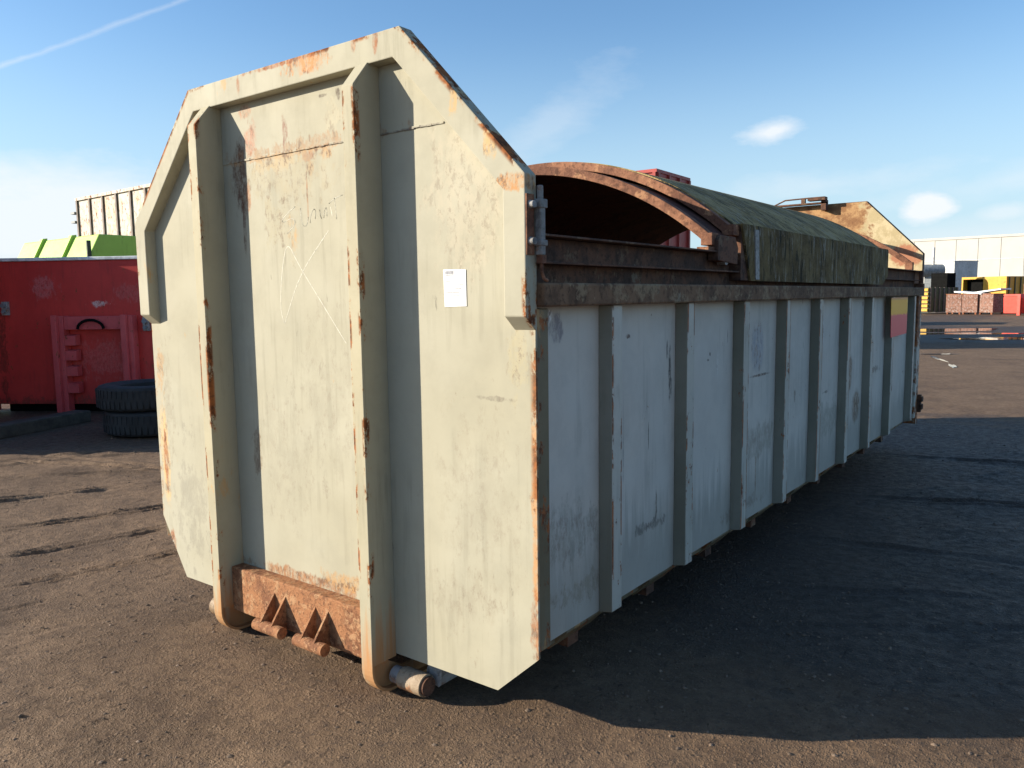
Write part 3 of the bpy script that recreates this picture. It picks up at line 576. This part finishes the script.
# side walls, posts, rails
for side, sx in ((1, 0.0), (-1, -W)):
    m = lambda x: x if side == 1 else -W - x
    def bx(x0, x1, *a):
        a0, a1 = sorted((m(x0), m(x1))); return MB().box(a0, a1, *a)
    bx(-0.068, -0.06, 0.011, LEN - 0.01, 0.365, 1.69).build('side_panel', M['side'], box)
    bx(-0.09, -0.004, 0.0105, 0.085, 0.39, 1.62).build('corner_post', M['corner'], box, bevel=0.004)
    ys = [0.56, 1.255, 1.965, 2.655, 3.34, 4.065, 4.79, 5.56, 6.52]
    first = None
    for y in ys:
        if first is None:
            p = MB(); a, b = m(-0.0602), m(0.002); hw = 0.045
            pts = [(a, -0.043, 0.36), (b, -0.040, 0.372), (b, 0.040, 0.372), (a, 0.043, 0.36)]
            bot = [p.bm.verts.new(v) for v in pts]; top = [p.bm.verts.new((v[0], v[1], 1.625)) for v in pts]
            p.bm.faces.new(bot); p.bm.faces.new(top[::-1])
            for i in range(4): p.bm.faces.new([bot[i], bot[(i + 1) % 4], top[(i + 1) % 4], top[i]])
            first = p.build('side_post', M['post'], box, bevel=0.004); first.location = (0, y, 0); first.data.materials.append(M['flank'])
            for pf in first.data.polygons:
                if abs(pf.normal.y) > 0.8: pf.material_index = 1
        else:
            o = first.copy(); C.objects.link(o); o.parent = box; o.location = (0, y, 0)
    bx(-0.10, -0.002, 6.70, 6.80, 0.37, 1.62).build('corner_post', M['post'], box, bevel=0.004)
    bx(-0.10, 0.03, 0.0115, LEN - 0.03, 1.626, 1.708).build('top_rail', M['toprail'], box, bevel=0.008)
    ib = bx(-0.075, -0.068, 0.0115, LEN - 0.012, 1.709, 1.868)
    for z in (1.775, 1.87):
        a0, a1 = sorted((m(-0.10), m(-0.012))); ib.box(a0, a1, 0.0115, LEN - 0.014, z, z + 0.008)
    ib.build('roof_track', M['darkrust'], box, bevel=0.002)
    # sill gussets under the panel
    sill = bx(-0.16, -0.12, 0.10, LEN - 0.05, 0.30, 0.364)
    sill.build('sill', M['corner'], box)
    for y in ys[:-1]:
        MB().prism([(m(a_), y - 0.28, b_) for a_, b_ in ((-0.063, 0.363), (-0.063, 0.352), (-0.15, 0.265), (-0.17, 0.265), (-0.17, 0.363))], (0, 0.31, 0)).build('sill_gusset', M['corner'], box, bevel=0.003)
MB().box(-W + 0.07, -0.07, 0.011, LEN - 0.02, 0.365, 0.372).build('floor', M['inside'], box)
MB().box(-W + 0.0705, -0.0705, 0.012, 0.016, 0.375, 2.0).build('front_lining', M['inside'], box)
for x in (-0.0722, -W + 0.0692):
    MB().box(x, x + 0.003, 0.02, LEN - 0.03, 0.375, 1.69).build('side_lining', M['inside'], box)
for y in [0.45 + 0.7 * i for i in range(9)]:
    MB().box(-W + 0.17, -0.17, y, y + 0.08, 0.205, 0.362).build('cross_member', M['darkrust'], box)
for x in (-0.80, -1.80):
    MB().box(x - 0.05, x + 0.08, 0.36, LEN - 0.1, 0.06, 0.204).build('main_runner', M['darkrust'], box, bevel=0.004)
# rear frame with hood, and the door behind it
MB().box(-W + 0.12, -0.12, 6.803, 6.83, 1.0, 1.879).build('rear_crossmember', M['darkrust'], box)
MB().prism([(0, 6.80, 1.88), (0, 6.80, 2.05), (-0.557, 6.80, 2.615), (-W + 0.557, 6.80, 2.615), (-W, 6.80, 2.05), (-W, 6.80, 1.88)], (0, 0.02, 0)).build('rear_hood', M['hood'], box)
rh = MB(); Ao2 = [(0.004, 1.75), (0.004, 2.054), (-0.555, 2.621), (-W + 0.555, 2.621), (-W - 0.004, 2.054), (-W - 0.004, 1.75)]; Ai2 = [(-0.03, 1.75), (-0.03, 2.04), (-0.57, 2.59), (-W + 0.57, 2.59), (-W + 0.03, 2.04), (-W + 0.03, 1.75)]
rh.strip([(x, 6.815, z) for x, z in Ao2], [(x, 6.815, z) for x, z in Ai2], (0, 0.07, 0)).build('rear_hood_rim', M['darkrust'], box)
MB().box(-0.12, -0.003, 6.802, 6.87, 0.30, 1.62).build('rear_frame_post', M['post'], box, bevel=0.004)
MB().box(-0.12, 0.018, 6.801, 6.868, 1.63, 1.749).build('rear_frame_corner', M['darkrust'], box)
MB().box(-W + 0.003, -W + 0.12, 6.802, 6.87, 0.30, 1.749).build('rear_frame_post', M['post'], box, bevel=0.004)
door = MB(); door.prism([(-0.03, 6.88, 0.3), (-0.03, 6.94, 0.3), (-W, 7.34, 0.3), (-W, 7.28, 0.3)], (0, 0, 1.72)); door.build('rear_door', M['side'], box)  # unseen; swung ajar so its left edge extends the cast shadow
lb = MB(); lb.box(-0.02, 0.03, 6.84, 6.90, 0.42, 0.60); lb.box(0.03, 0.045, 6.83, 6.91, 0.45, 0.50); lb.box(0.03, 0.045, 6.83, 6.91, 0.53, 0.58); lb.build('rear_latch', M['darkrust'], box)

# arched roof: two bows, a fixed lower shell and a mossy sliding cover
def arc(half, z_end, z_top, n=40, x_c=-1.25):
    sag = z_top - z_end; Rr = (half * half + sag * sag) / (2 * sag); a0 = math.asin(half / Rr)
    return [(x_c + Rr * math.sin(-a0 + 2 * a0 * i / n), z_top - Rr + Rr * math.cos(-a0 + 2 * a0 * i / n)) for i in range(n + 1)]
def bow(y0, y1, half, ze, zt, th, name, mat):
    A = arc(half, ze, zt); B = arc(half - 0.012, ze - th * 1.12, zt - th)
    return MB().strip([(x, y0, z) for x, z in A], [(x, y0, z) for x, z in B], (0, y1 - y0, 0)).build(name, mat, box, bevel=0.003)
b1 = bow(1.56, 1.62, 1.20, 1.965, 2.405, 0.047, 'roof_bow', M['rust'])
b2 = bow(1.80, 1.86, 1.215, 2.01, 2.462, 0.046, 'roof_bow', M['rust'])
b3 = bow(6.42, 6.47, 1.235, 1.94, 2.405, 0.05, 'roof_bow', M['rust'])
for x in (-0.085, -W + 0.025):
    MB().box(x, x + 0.06, 1.545, 1.625, 1.905, 1.965).build('bow_foot', M['rust'], box, bevel=0.003)
    MB().box(x + 0.004, x + 0.07, 1.795, 1.875, 1.965, 2.022).build('bow_foot', M['rust'], box, bevel=0.003)
    MB().box(x, x + 0.065, 6.41, 6.48, 1.88, 1.955).build('bow_foot', M['rust'], box)
    MB().box(x, x + 0.06, 1.50, 1.64, 1.8795, 1.8955).build('bow_shoe', M['rust'], box)
def shell(y0, y1, half, ze, zt, th, name, mat):
    A = arc(half, ze, zt); B = arc(half - 0.01, ze - th, zt - th)
    return MB().strip([(x, y0, z) for x, z in A], [(x, y0, z) for x, z in B], (0, y1 - y0, 0)).build(name, mat, box, smooth=True)
shell(1.621, 5.15, 1.19, 1.962, 2.395, 0.008, 'lower_roof_cover', M['inside'])
shell(1.861, 5.22, 1.222, 2.016, 2.468, 0.008, 'sliding_roof_cover', M['mossroof'])
for side in (1, -1):
    m = lambda x: x if side == 1 else -W - x
    def bx(x0, x1, *a):
        a0, a1 = sorted((m(x0), m(x1))); return MB().box(a0, a1, *a)
    pts = [(1.86, 2.018), (1.99, 1.732), (5.05, 1.728), (5.23, 1.80), (5.23, 2.018)]
    sk = MB().prism([(m(-0.004), y, z) for y, z in pts], (0.012 * side, 0, 0)).build('cover_skirt', M['mossskirt'], box)
    MB().prism([(m(0.0085), y, z) for y, z in ((2.03, 2.006), (2.085, 2.006), (2.105, 1.74), (2.05, 1.74))], (0.006 * side, 0, 0)).build('skirt_strap', M['steel'], sk)
    bx(-0.03, 0.006, 1.866, 5.226, 2.0185, 2.028).build('skirt_flange', M['mossskirt'], sk)
    MB().prism([(m(-0.06), y, z) for y, z in ((1.575, 1.83), (1.575, 1.93), (1.60, 1.955), (1.80, 1.955), (1.84, 1.90), (1.83, 1.815))], (0.055 * side, 0, 0)).build('runner_cover', M['darkrust'], box, bevel=0.004)
    bx(-0.16, -0.006, 1.878, 2.40, 1.735, 2.012).build('cover_end_plate', M['darkrust'], sk)
    MB().cyl((m(-0.055), 1.70, 1.84), (m(-0.012), 1.70, 1.84), 0.03).build('track_wheel', M['steel'], box, smooth=True)
# latch clevis on the right of the hood rim
lp = MB().box(0.0035, 0.009, -0.0545, -0.012, 1.80, 2.0).build('latch_plate', M['rust'], box, bevel=0.001)
cl = MB(); cl.box(0.010, 0.034, -0.010, 0.018, 1.80, 1.985); cl.box(0.008, 0.038, -0.014, 0.026, 1.955, 1.985); cl.box(0.008, 0.038, -0.014, 0.026, 1.83, 1.85); cl.cyl((0.022, 0.004, 1.985), (0.022, 0.004, 2.03), 0.011)
cl.build('latch_clevis', M['steel'], lp, bevel=0.003)
for z in (1.965, 1.845):
    MB().cyl((0.0095, -0.035, z), (0.028, -0.037, z), 0.015, 0.012, 14).build('latch_bolt', M['steel'], lp, smooth=True, bevel=0.003)
hk = MB(); hk.tube([(0.022, 0.006, 1.80), (0.024, 0.008, 1.745), (0.026, 0.016, 1.722), (0.024, 0.04, 1.715)], 0.006); hk.box(0.012, 0.036, -0.006, 0.018, 1.772, 1.80); hk.build('latch_hook', M['rust'], lp, smooth=True)
# frame on top of the rear hood
tf = MB(); tf.box(-1.52, -0.94, 6.70, 6.79, 2.622, 2.637); tf.box(-1.12, -0.94, 6.66, 6.76, 2.655, 2.69); tf.tube([(-1.5, 6.72, 2.635), (-1.38, 6.72, 2.685), (-1.12, 6.72, 2.69)], 0.008)
tf.box(-0.99, -0.94, 6.70, 6.79, 2.55, 2.66); tf.box(-1.20, -1.16, 6.70, 6.74, 2.637, 2.685); tf.build('winch_frame', M['darkrust'], box)
# warning marker on the last side panel
mk = MB(); mk.prism([(0.0035, 5.45, 1.262), (0.0035, 6.12, 1.272), (0.0035, 6.12, 1.615), (0.0035, 5.42, 1.615)], (0.003, 0, 0)); mk.build('warning_marker', M['marker'], box)
# paper label with small unreadable print
lab = MB().prism([(-0.413, -0.0025, 1.765), (-0.3045, -0.0025, 1.762), (-0.3035, -0.0025, 1.630), (-0.409, -0.0025, 1.628)], (0, 0.002, 0)).build('paper_label', M['paper'], box)
pr = MB()
def dash(u0, u1, v, h=0.004):
    x = -0.411 + u0 * 0.107
    while x < -0.411 + u1 * 0.107:
        w_ = rnd.uniform(0.003, 0.008); pr.box(x, min(x + w_, -0.411 + u1 * 0.107), -0.0032, -0.0026, 1.765 - v * 0.136, 1.765 - v * 0.136 + h); x += w_ + 0.0015
dash(0.07, 0.45, 0.13, 0.012); dash(0.07, 0.45, 0.17, 0.004); dash(0.6, 0.85, 0.12, 0.002); dash(0.6, 0.9, 0.17, 0.002)
for v, a, b, c, d in ((0.33, .07, .3, .48, .7), (0.43, .07, .32, .45, .9), (0.53, .07, .28, .48, .8), (0.63, .07, .7, .7, .71), (0.72, .09, .7, .7, .71)): dash(a, b, v, 0.003); dash(c, d, v, 0.003)
pr.build('label_print', M['ink'], lab)
# scratched writing
def scribble(name, lines, w=0.0025):
    mb = MB()
    for ln in lines:
        for (xa, za), (xb, zb) in zip(ln[:-1], ln[1:]):
            dx, dz = xb - xa, zb - za; L = math.hypot(dx, dz) or 1; nx, nz = -dz / L * w, dx / L * w; ex, ez = dx / L * 0.001, dz / L * 0.001
            mb.prism([(x, -0.0004, z) for x, z in ((xa + nx - ex, za + nz - ez), (xa - nx - ex, za - nz - ez), (xb - nx + ex, zb - nz + ez), (xb + nx + ex, zb + nz + ez))], (0, 0.0003, 0))
    return mb.build(name, M['scratch'], box)
def sm(pts, k=3):
    for _ in range(k):
        out = [pts[0]]
        for a, b in zip(pts[:-1], pts[1:]): out += [(a[0] * .75 + b[0] * .25, a[1] * .75 + b[1] * .25), (a[0] * .25 + b[0] * .75, a[1] * .25 + b[1] * .75)]
        out.append(pts[-1]); pts = out
    return pts
for ln_ in [sm([(-1.26, 2.06), (-1.31, 2.04), (-1.36, 2.005), (-1.34, 1.998), (-1.29, 2.015), (-1.26, 2.0), (-1.27, 1.98), (-1.32, 1.95)]),
    sm([(-1.225, 2.05), (-1.222, 2.0), (-1.21, 1.972), (-1.185, 1.975), (-1.175, 2.01)]), sm([(-1.165, 1.985), (-1.158, 2.02), (-1.135, 2.045), (-1.125, 2.03), (-1.13, 2.0)]),
    sm([(-1.10, 2.035), (-1.097, 2.01), (-1.09, 1.998)]), sm([(-1.075, 2.0), (-1.07, 2.03), (-1.055, 2.045), (-1.055, 2.005)]), [(-1.03, 2.04), (-1.022, 2.005)],
    sm([(-1.005, 2.075), (-1.0, 2.03), (-0.995, 1.99)]), sm([(-1.04, 2.055), (-1.0, 2.075), (-0.955, 2.083)])]: scribble('scratched_stroke', [ln_], 0.0014)
for ln_ in [sm([(-1.365, 1.56), (-1.25, 1.77), (-1.05, 1.945)]), sm([(-1.37, 1.56), (-1.395, 1.62), (-1.37, 1.80), (-1.325, 1.92), (-1.26, 1.82), (-1.12, 1.66), (-0.965, 1.48)], 2)]: scribble('scratched_stroke', [ln_], 0.0014)

# ================================================================ things at the left of the yard
def ladder_step(mb, u, z): mb.prism([(u, -0.12, z), (u, -0.12, z + 0.09), (u, -0.02, z + 0.13), (u, -0.02, z)], (0.12, 0, 0))
ang = math.atan2(0.59, 0.95)
rc = thing('hooklift_container', 'dark red steel container standing end on behind two stacked tyres', 'container', (-11.65, 2.58, 0), ang)
MB().box(-0.14, 2.55, 0.0, 2.6, 0.12, 2.235).build('body', M['red'], rc, bevel=0.01)
MB().box(0.0, 2.4, 0.12, 2.5, 0.0, 0.119).build('dark_gap_fill', M['black'], rc)  # black filler box standing in for shade in the gap below
MB().box(-0.16, 2.57, -0.03, 2.6, 2.236, 2.285).build('top_rim', M['sheet'], rc, bevel=0.01)
for u in (1.0, 2.06):
    p = MB(); p.box(u, u + 0.13, -0.14, -0.001, 0.02, 1.43); p.box(u - 0.02, u + 0.06, -0.2, -0.141, 0.02, 1.44); p.build('upright_rail', M['red2'], rc, bevel=0.006)
MB().box(1.131, 2.039, -0.12, -0.002, 1.23, 1.42).build('crossbeam', M['red2'], rc, bevel=0.006)
hb = MB(); hp = [(1.5 + 0.2 * math.cos(math.pi - math.pi * i / 10) + 0.07, -0.17, 1.24 + 0.13 * math.sin(math.pi * i / 10)) for i in range(11)]; hb.tube(hp, 0.02); hb.build('lift_bar', M['black'], rc, smooth=True)
for i, z in enumerate((0.30, 0.55, 0.78, 1.0)):
    st_ = MB(); st_.prism([(1.132, -0.14, z), (1.132, -0.14, z + 0.14), (1.132, -0.02, z + 0.16), (1.132, -0.02, z)], (0.17, 0, 0)); st_.build('ladder_step', M['red2'], rc, bevel=0.006)
for u, z in ((0.13, 1.55), (2.30, 1.30)):
    h_ = MB(); h_.box(u, u + 0.09, -0.06, -0.001, z - 0.1, z + 0.1); hh_ = h_.build('hinge_plate', M['steel'], rc, bevel=0.005)
    h2 = MB(); h2.cyl((u + 0.045, -0.1, z + 0.04), (u + 0.045, -0.061, z + 0.04), 0.035); h2.cyl((u + 0.045, -0.1, z - 0.05), (u + 0.045, -0.061, z - 0.05), 0.025); h2.build('bolt', M['tank'], hh_, smooth=True)
# lime green container behind the red one
gc = thing('skip_container', 'lime green container with slanted ribbed sides behind the dark red container', 'container', (-19.3, 7.3, 0))
gprof = [(0, 0.1), (0, 2.3), (0.55, 3.38), (2.0, 3.38), (2.5, 2.4), (2.5, 0.1)]
MB().prism([(0, y, z) for y, z in gprof], (-4.5, 0, 0)).build('body', M['lime'], gc, bevel=0.03)
for x in (-1.35, -3.1):
    MB().prism([(x, -0.10, 2.25), (x, 0.48, 3.42), (x, 0.6, 3.44), (x, 0.6, 3.30), (x, 0.05, 2.2)], (-0.16, 0, 0)).build('rib', M['lime'], gc)
MB().box(0.001, 0.06, 0.20, 0.30, 1.9, 3.2).build('door_bar', M['greenish'], gc)
# rusty white ribbed container up on another behind
wc = thing('ribbed_container', 'tall rust streaked white container with dark upright ribs behind the lime green one', 'container', (-26.8, 10.8, 0), -0.02)
MB().box(0, 9.0, 0, 2.4, 0.1, 5.08).build('body', M['ribwhite'], wc)
MB().box(-0.05, 9.05, -0.06, 2.45, 5.081, 5.17).build('top_rim', M['ribwhite'], wc)
f_ = None
for i in range(10):
    if f_ is None: f_ = MB().box(-0.02, 0.08, -0.05, -0.001, 0.1, 5.08).build('rib', M['ribdark'], wc)
    else:
        o = f_.copy(); C.objects.link(o); o.parent = wc; o.location = (0.93 * i, 0, 0)
MB().box(-0.35, -0.051, -0.1, 0.1, 4.65, 4.72).build('corner_hook', M['tank'], wc); MB().box(-0.35, -0.051, -0.1, 0.1, 4.35, 4.42).build('corner_hook', M['tank'], wc)
# tyres
def tyre(x, y, z, label):
    t = thing('tyre', label, 'tyre', (x, y, z), rnd.uniform(0, 1), 'tyres stacked in front of the dark red container')
    prof = [(r_ * 1.14, z_ * 1.0) for r_, z_ in [(0.30, 0.03), (0.36, 0.005), (0.46, 0.0), (0.505, 0.02), (0.525, 0.06), (0.53, 0.15), (0.525, 0.25), (0.505, 0.29), (0.46, 0.305), (0.36, 0.30), (0.30, 0.275), (0.285, 0.15)]]
    MB().lathe(prof, 56).build('casing', M['tyre'], t, smooth=True)
    tb = MB()
    for i in range(56):
        a = 2 * math.pi * i / 56
        for z0, z1, off in ((0.045, 0.135, 0), (0.165, 0.26, 0.5)):
            m_ = Matrix.Rotation(a + off * 2 * math.pi / 56, 4, 'Z'); tb.box(0.598, 0.6065, -0.024, 0.024, z0, z1, m_)
    tb.build('tread', M['tyre'], t)
    return t
tyre(-8.0, 2.97, 0.0, 'lower black tyre lying flat on the ground by the dark red container')
tyre(-8.06, 2.93, 0.306, 'upper black tyre lying on top of the other tyre')
bm_ = thing('timber_beam', 'dark timber sleeper lying on the ground in front of the dark red container', 'beam', (-9.3, 1.45, 0), math.atan2(1.3, -0.5) )
MB().box(-0.9, 1.42, -0.28, -0.02, -0.01, 0.15).build('sleeper', M['timber'], bm_, bevel=0.015)
# weeds
def weed(x, y, h, n, label):
    w = thing('weed', label, 'plant', (x, y, 0), 0, None); lm = MB(); sm_ = MB(); rs = random.Random(int(x * 100))
    for k in range(n):
        a = rs.uniform(0, 6.28); tip = Vector((math.cos(a) * h * rs.uniform(.15, .6), math.sin(a) * h * rs.uniform(.15, .6), h * rs.uniform(.5, 1)))
        sm_.cyl((0, 0, 0), tip, 0.004, 0.002, 5)
        for j in range(9):
            t = rs.uniform(.25, 1); c = tip * t; d = Vector((rs.uniform(-1, 1), rs.uniform(-1, 1), rs.uniform(-.3, .7))).normalized(); e = d.cross(Vector((rs.uniform(-1, 1), rs.uniform(-1, 1), 1))).normalized(); s1 = rs.uniform(.02, .045)
            lm.bm.faces.new([lm.bm.verts.new(c + v) for v in (Vector((0, 0, 0)), d * s1 * .5 + e * s1 * .35, d * s1 * 1.3, d * s1 * .5 - e * s1 * .35)])
    sm_.build('stem', M['leaf'], w); lm.build('leaves', M['leaf'], w)
weed(-11.3, 2.15, 0.42, 26, 'small leafy weed at the left edge in front of the dark red container')
weed(-9.35, 3.05, 0.16, 22, 'low green weed growing between the timber beam and the stacked tyres')
# unseen container added beyond the left edge to shade the red one
oc = thing('left_shadow_container', 'tall unseen container added left of the dark red container to shade it', 'container', (-12.0, 2.36, 0), ang)
MB().box(-3.0, 0.30, -3.4, 0.1, 0.02, 2.75).build('body', M['red'], oc, bevel=0.02); MB().box(-3.02, 0.32, -3.42, 0.12, 2.751, 2.83).build('top_rim', M['red2'], oc)

# ================================================================ stack seen above the roof, and the far side of the yard
def ribbed(name, label, cat, loc, rz, L, D, H, mat, ribmat, nrib, group=None, z0=0.1, endribs=3):
    t = thing(name, label, cat, loc, rz, group)
    MB().box(0, L, 0, D, z0, H).build('body', mat, t)
    MB().box(-0.03, L + 0.03, -0.05, D + 0.03, H + 0.001, H + 0.09).build('top_rim', ribmat, t)
    if nrib:
        f = MB().box(-0.001, 0.09, -0.07, -0.001, z0, H).build('rib', ribmat, t)
        for i in range(1, nrib):
            o = f.copy(); C.objects.link(o); o.parent = t; o.location = ((L - 0.09) * i / (nrib - 1), 0, 0)
    if endribs:
        f = MB().box(L + 0.001, L + 0.07, 0.02, 0.12, z0, H).build('end_rib', ribmat, t)
        for i in range(1, endribs):
            o = f.copy(); C.objects.link(o); o.parent = t; o.location = (0, (D - 0.14) * i / (endribs - 1), 0)
    return t
ribbed('ribbed_container', 'dark red stacked container top showing above the mossy roof', 'container', (-14.8, 18.1, 0), 0.03, 6.0, 2.3, 5.05, M['stackred'], M['stackred'], 7, endribs=4)
# far buildings and skips
bd = thing('warehouse', 'long low cream white warehouse across the far side of the yard', 'building', (-30.0, 138.0, 0), math.atan2(-0.12, 0.99))
wallb = MB().box(0, 75, 0, 30, -0.02, 9.6).build('wall', M['wallwhite'], bd)
MB().box(-0.2, 75.2, -0.12, 30, 9.601, 9.95).build('parapet', M['wallwhite'], bd)
for z in (3.2, 6.4):
    MB().box(0, 75, -0.05, -0.002, z, z + 0.06).build('cladding_joint', M['sheet'], bd)
for x in (24.0, 33.0):
    MB().box(x, x + 4.5, -0.06, -0.002, 0.0, 4.6).build('roller_door', M['sheet'], bd)
for i in range(26): MB().box(i * 3.0, i * 3.0 + 0.05, -0.07, -0.055, 0.0, 9.6).build('cladding_rib', M['wallwhite'], bd)
YAW = R_(-24)
# yellow skip with louvred front and black crate on it
t = thing('yellow_skip', 'yellow skip with louvred front and dark ribbed side at the far left of the row', 'container', (-10.5, 64.6, 0), YAW)
MB().box(0, 1.15, 0.0, 3.6, 0.12, 1.98).build('body', M['greenish'], t)
for i in range(6): MB().box(0.02, 1.12, -0.10, -0.001, 0.2 + i * 0.3, 0.4 + i * 0.3).build('louvre', M['yellow'], t)
for i in range(7): MB().box(1.151, 1.22, 0.1 + i * 0.55, 0.2 + i * 0.55, 0.12, 1.98).build('rib', M['ribdark'], t)
t = thing('black_crate', 'black open box standing on the yellow louvred skip', 'box', (-9.75, 66.6, 1.98), YAW)
c_ = MB(); c_.box(0, 1.3, 0, 0.05, 0, 1.08); c_.box(0, 1.3, 1.0, 1.05, 0, 1.08); c_.box(0, 0.05, 0.051, 0.999, 0, 1.08); c_.box(1.25, 1.3, 0.051, 0.999, 0, 1.08); c_.box(0.051, 1.249, 0.051, 0.999, 0, 0.05); c_.build('crate_shell', M['black'], t)
t = thing('storage_tank', 'round grey tank with tall flue pipe standing by the grey cabin', 'tank', (-10.2, 69.4, 0))
MB().cyl((-0.75, -0.2, 3.35), (0.6, 0.9, 3.35), 0.5, seg=28).build('tank_drum', M['tank'], t, smooth=True)
MB().cyl((0.05, 0.3, 3.8), (0.05, 0.3, 5.2), 0.10).build('flue_pipe', M['silver'], t, smooth=True)
MB().box(-0.5, 0.4, 0.0, 0.8, 0, 2.9).build('tank_stand', M['tank'], t)
ribbed('cabin_container', 'tall grey white cabin container with streaked dark side', 'container', (-12.3, 84.9, 0), R_(-30), 1.9, 3.2, 4.5, M['silver'], M['silver'], 0, endribs=0)
# three brown bins in a row
bins = 'brown bins in a row'
for i, (x, y, yw, lb_) in enumerate(((-8.16, 63.3, -6, 'mottled brown bin next to the yellow louvred skip'), (-7.13, 63.2, -8, 'middle of the three mottled brown bins'), (-6.08, 63.2, -22, 'mottled brown bin with a dark side nearest the orange red skips'))):
    t = thing('scrap_bin', lb_, 'bin', (x, y, 0), R_(yw), bins)
    b_ = MB(); b_.box(0, 1.0, 0, 0.04, 0.14, 1.42); b_.box(0, 1.0, 1.46, 1.5, 0.14, 1.42); b_.box(0, 0.04, 0.041, 1.459, 0.14, 1.42); b_.box(0.96, 1.0, 0.041, 1.459, 0.14, 1.42); b_.box(0.041, 0.959, 0.041, 1.459, 0.14, 0.2); b_.build('bin_body', M['brownbin'], t)
    MB().box(-0.03, 1.03, -0.03, 1.53, 1.421, 1.47).build('bin_rim', M['brownstack'], t)
    for lx, ly in ((0.05, 0.03), (0.85, 0.03), (0.05, 1.37), (0.85, 1.37)): MB().box(lx, lx + 0.1, ly, ly + 0.1, 0, 0.139).build('leg', M['brownstack'], t)
sh = MB(); sh.box(-0.1, 1.9, 0.1, 1.3, 0, 0.10, Matrix.Rotation(0.08, 4, 'Y')); sh = sh.build('metal_sheet', M['sheet']); sh.location = (-7.7, 63.7, 1.57); sh.rotation_euler.z = YAW; tag(sh, 'pale sheet lying across the first two brown bins', 'sheet')
sh = MB(); sh.box(0, 1.9, 0.1, 1.4, 0, 0.10, Matrix.Rotation(-0.13, 4, 'Y')); sh = sh.build('metal_sheet', M['sheet']); sh.location = (-6.5, 63.6, 1.49); sh.rotation_euler.z = YAW; tag(sh, 'white tilted sheet sticking up over the last brown bin', 'sheet')
# yellow container with open left half
t = thing('open_container', 'yellow container with a dark open bay behind the brown bins', 'container', (-8.5, 72.9, 0), YAW)
y_ = MB(); y_.box(0, 3.6, 0, 0.1, 2.62, 2.8); y_.box(0, 0.12, 0, 0.1, 0, 2.619); y_.box(1.78, 1.95, 0, 0.1, 0, 2.619); y_.build('front_frame', M['yellow'], t)
MB().box(1.951, 3.6, 0.01, 0.09, 0.0, 2.619).build('front_panel', M['yellow'], t)
y_ = MB(); y_.box(3.5, 3.6, 0.101, 5.0, 0, 2.8); y_.box(0, 0.1, 0.101, 5.0, 0, 2.8); y_.box(0.101, 3.499, 4.9, 5.0, 0, 2.8); y_.box(0.101, 3.499, 0.101, 4.899, 2.7, 2.79); y_.build('shell', M['yellow'], t)
MB().box(0.121, 1.779, 0.6, 0.65, 0, 2.6).build('bay_shade_sheet', M['black'], t)  # black sheet standing in for the shade inside the bay
for i in range(6): MB().box(3.601, 3.66, 0.3 + i * 0.8, 0.42 + i * 0.8, 0.05, 2.75).build('rib', M['greenish'], t)
# orange-red skips
for i, (x, y, lb_) in enumerate(((-4.35, 61.2, 'bright orange red skip right of the brown bins'), (-3.05, 61.5, 'bright orange red skip at the right edge of the photo'))):
    t = thing('red_skip', lb_, 'skip', (x, y, 0), YAW, 'orange red skips')
    MB().prism([(0, 0, 0.12), (1.2, 0, 0.12), (1.25, -0.1, 1.1), (1.1, -0.1, 1.42), (0.15, -0.1, 1.42), (0, -0.1, 1.2)], (0, 1.7, 0)).build('skip_body', M['orange'], t, bevel=0.03)
    MB().box(1.0, 1.2, -0.25, -0.11, 0, 1.4).build('skip_post', M['orange'], t)
    MB().box(0.05, 0.95, -0.16, -0.101, 1.3, 1.4).build('skip_rim', M['orange'], t)
t = ribbed('brown_container', 'rusty brown ribbed container on the pale one at the right edge', 'container', (-3.5, 68.9, 2.15), YAW, 4, 2.4, 2.35, M['brownstack'], M['brownbin'], 6, z0=0)
for i in range(4): MB().box(0.1, 3.9, -0.08, -0.072, 0.35 + 0.5 * i, 0.5 + 0.5 * i).build('side_slot', M['ribwhite'], t)
t = ribbed('pale_container', 'pale rusty low container under the brown one at the right edge', 'container', (-3.8, 68.8, 0), YAW, 4, 2.4, 2.05, M['ribwhite'], M['brownstack'], 6)
# two unseen containers added behind the big one to cast the far yard shadows
ribbed('shadow_container', 'grey container added unseen behind the big one for its shadow, nearer of two', 'container', (-8.6, 24.6, 0), 0, 3.6, 3.4, 2.6, M['silver'], M['ribdark'], 4)
ribbed('shadow_container', 'grey container added unseen behind the big one for its shadow, farther of two', 'container', (-12.5, 38.5, 0), 0, 3.4, 3.0, 2.6, M['silver'], M['ribdark'], 4)
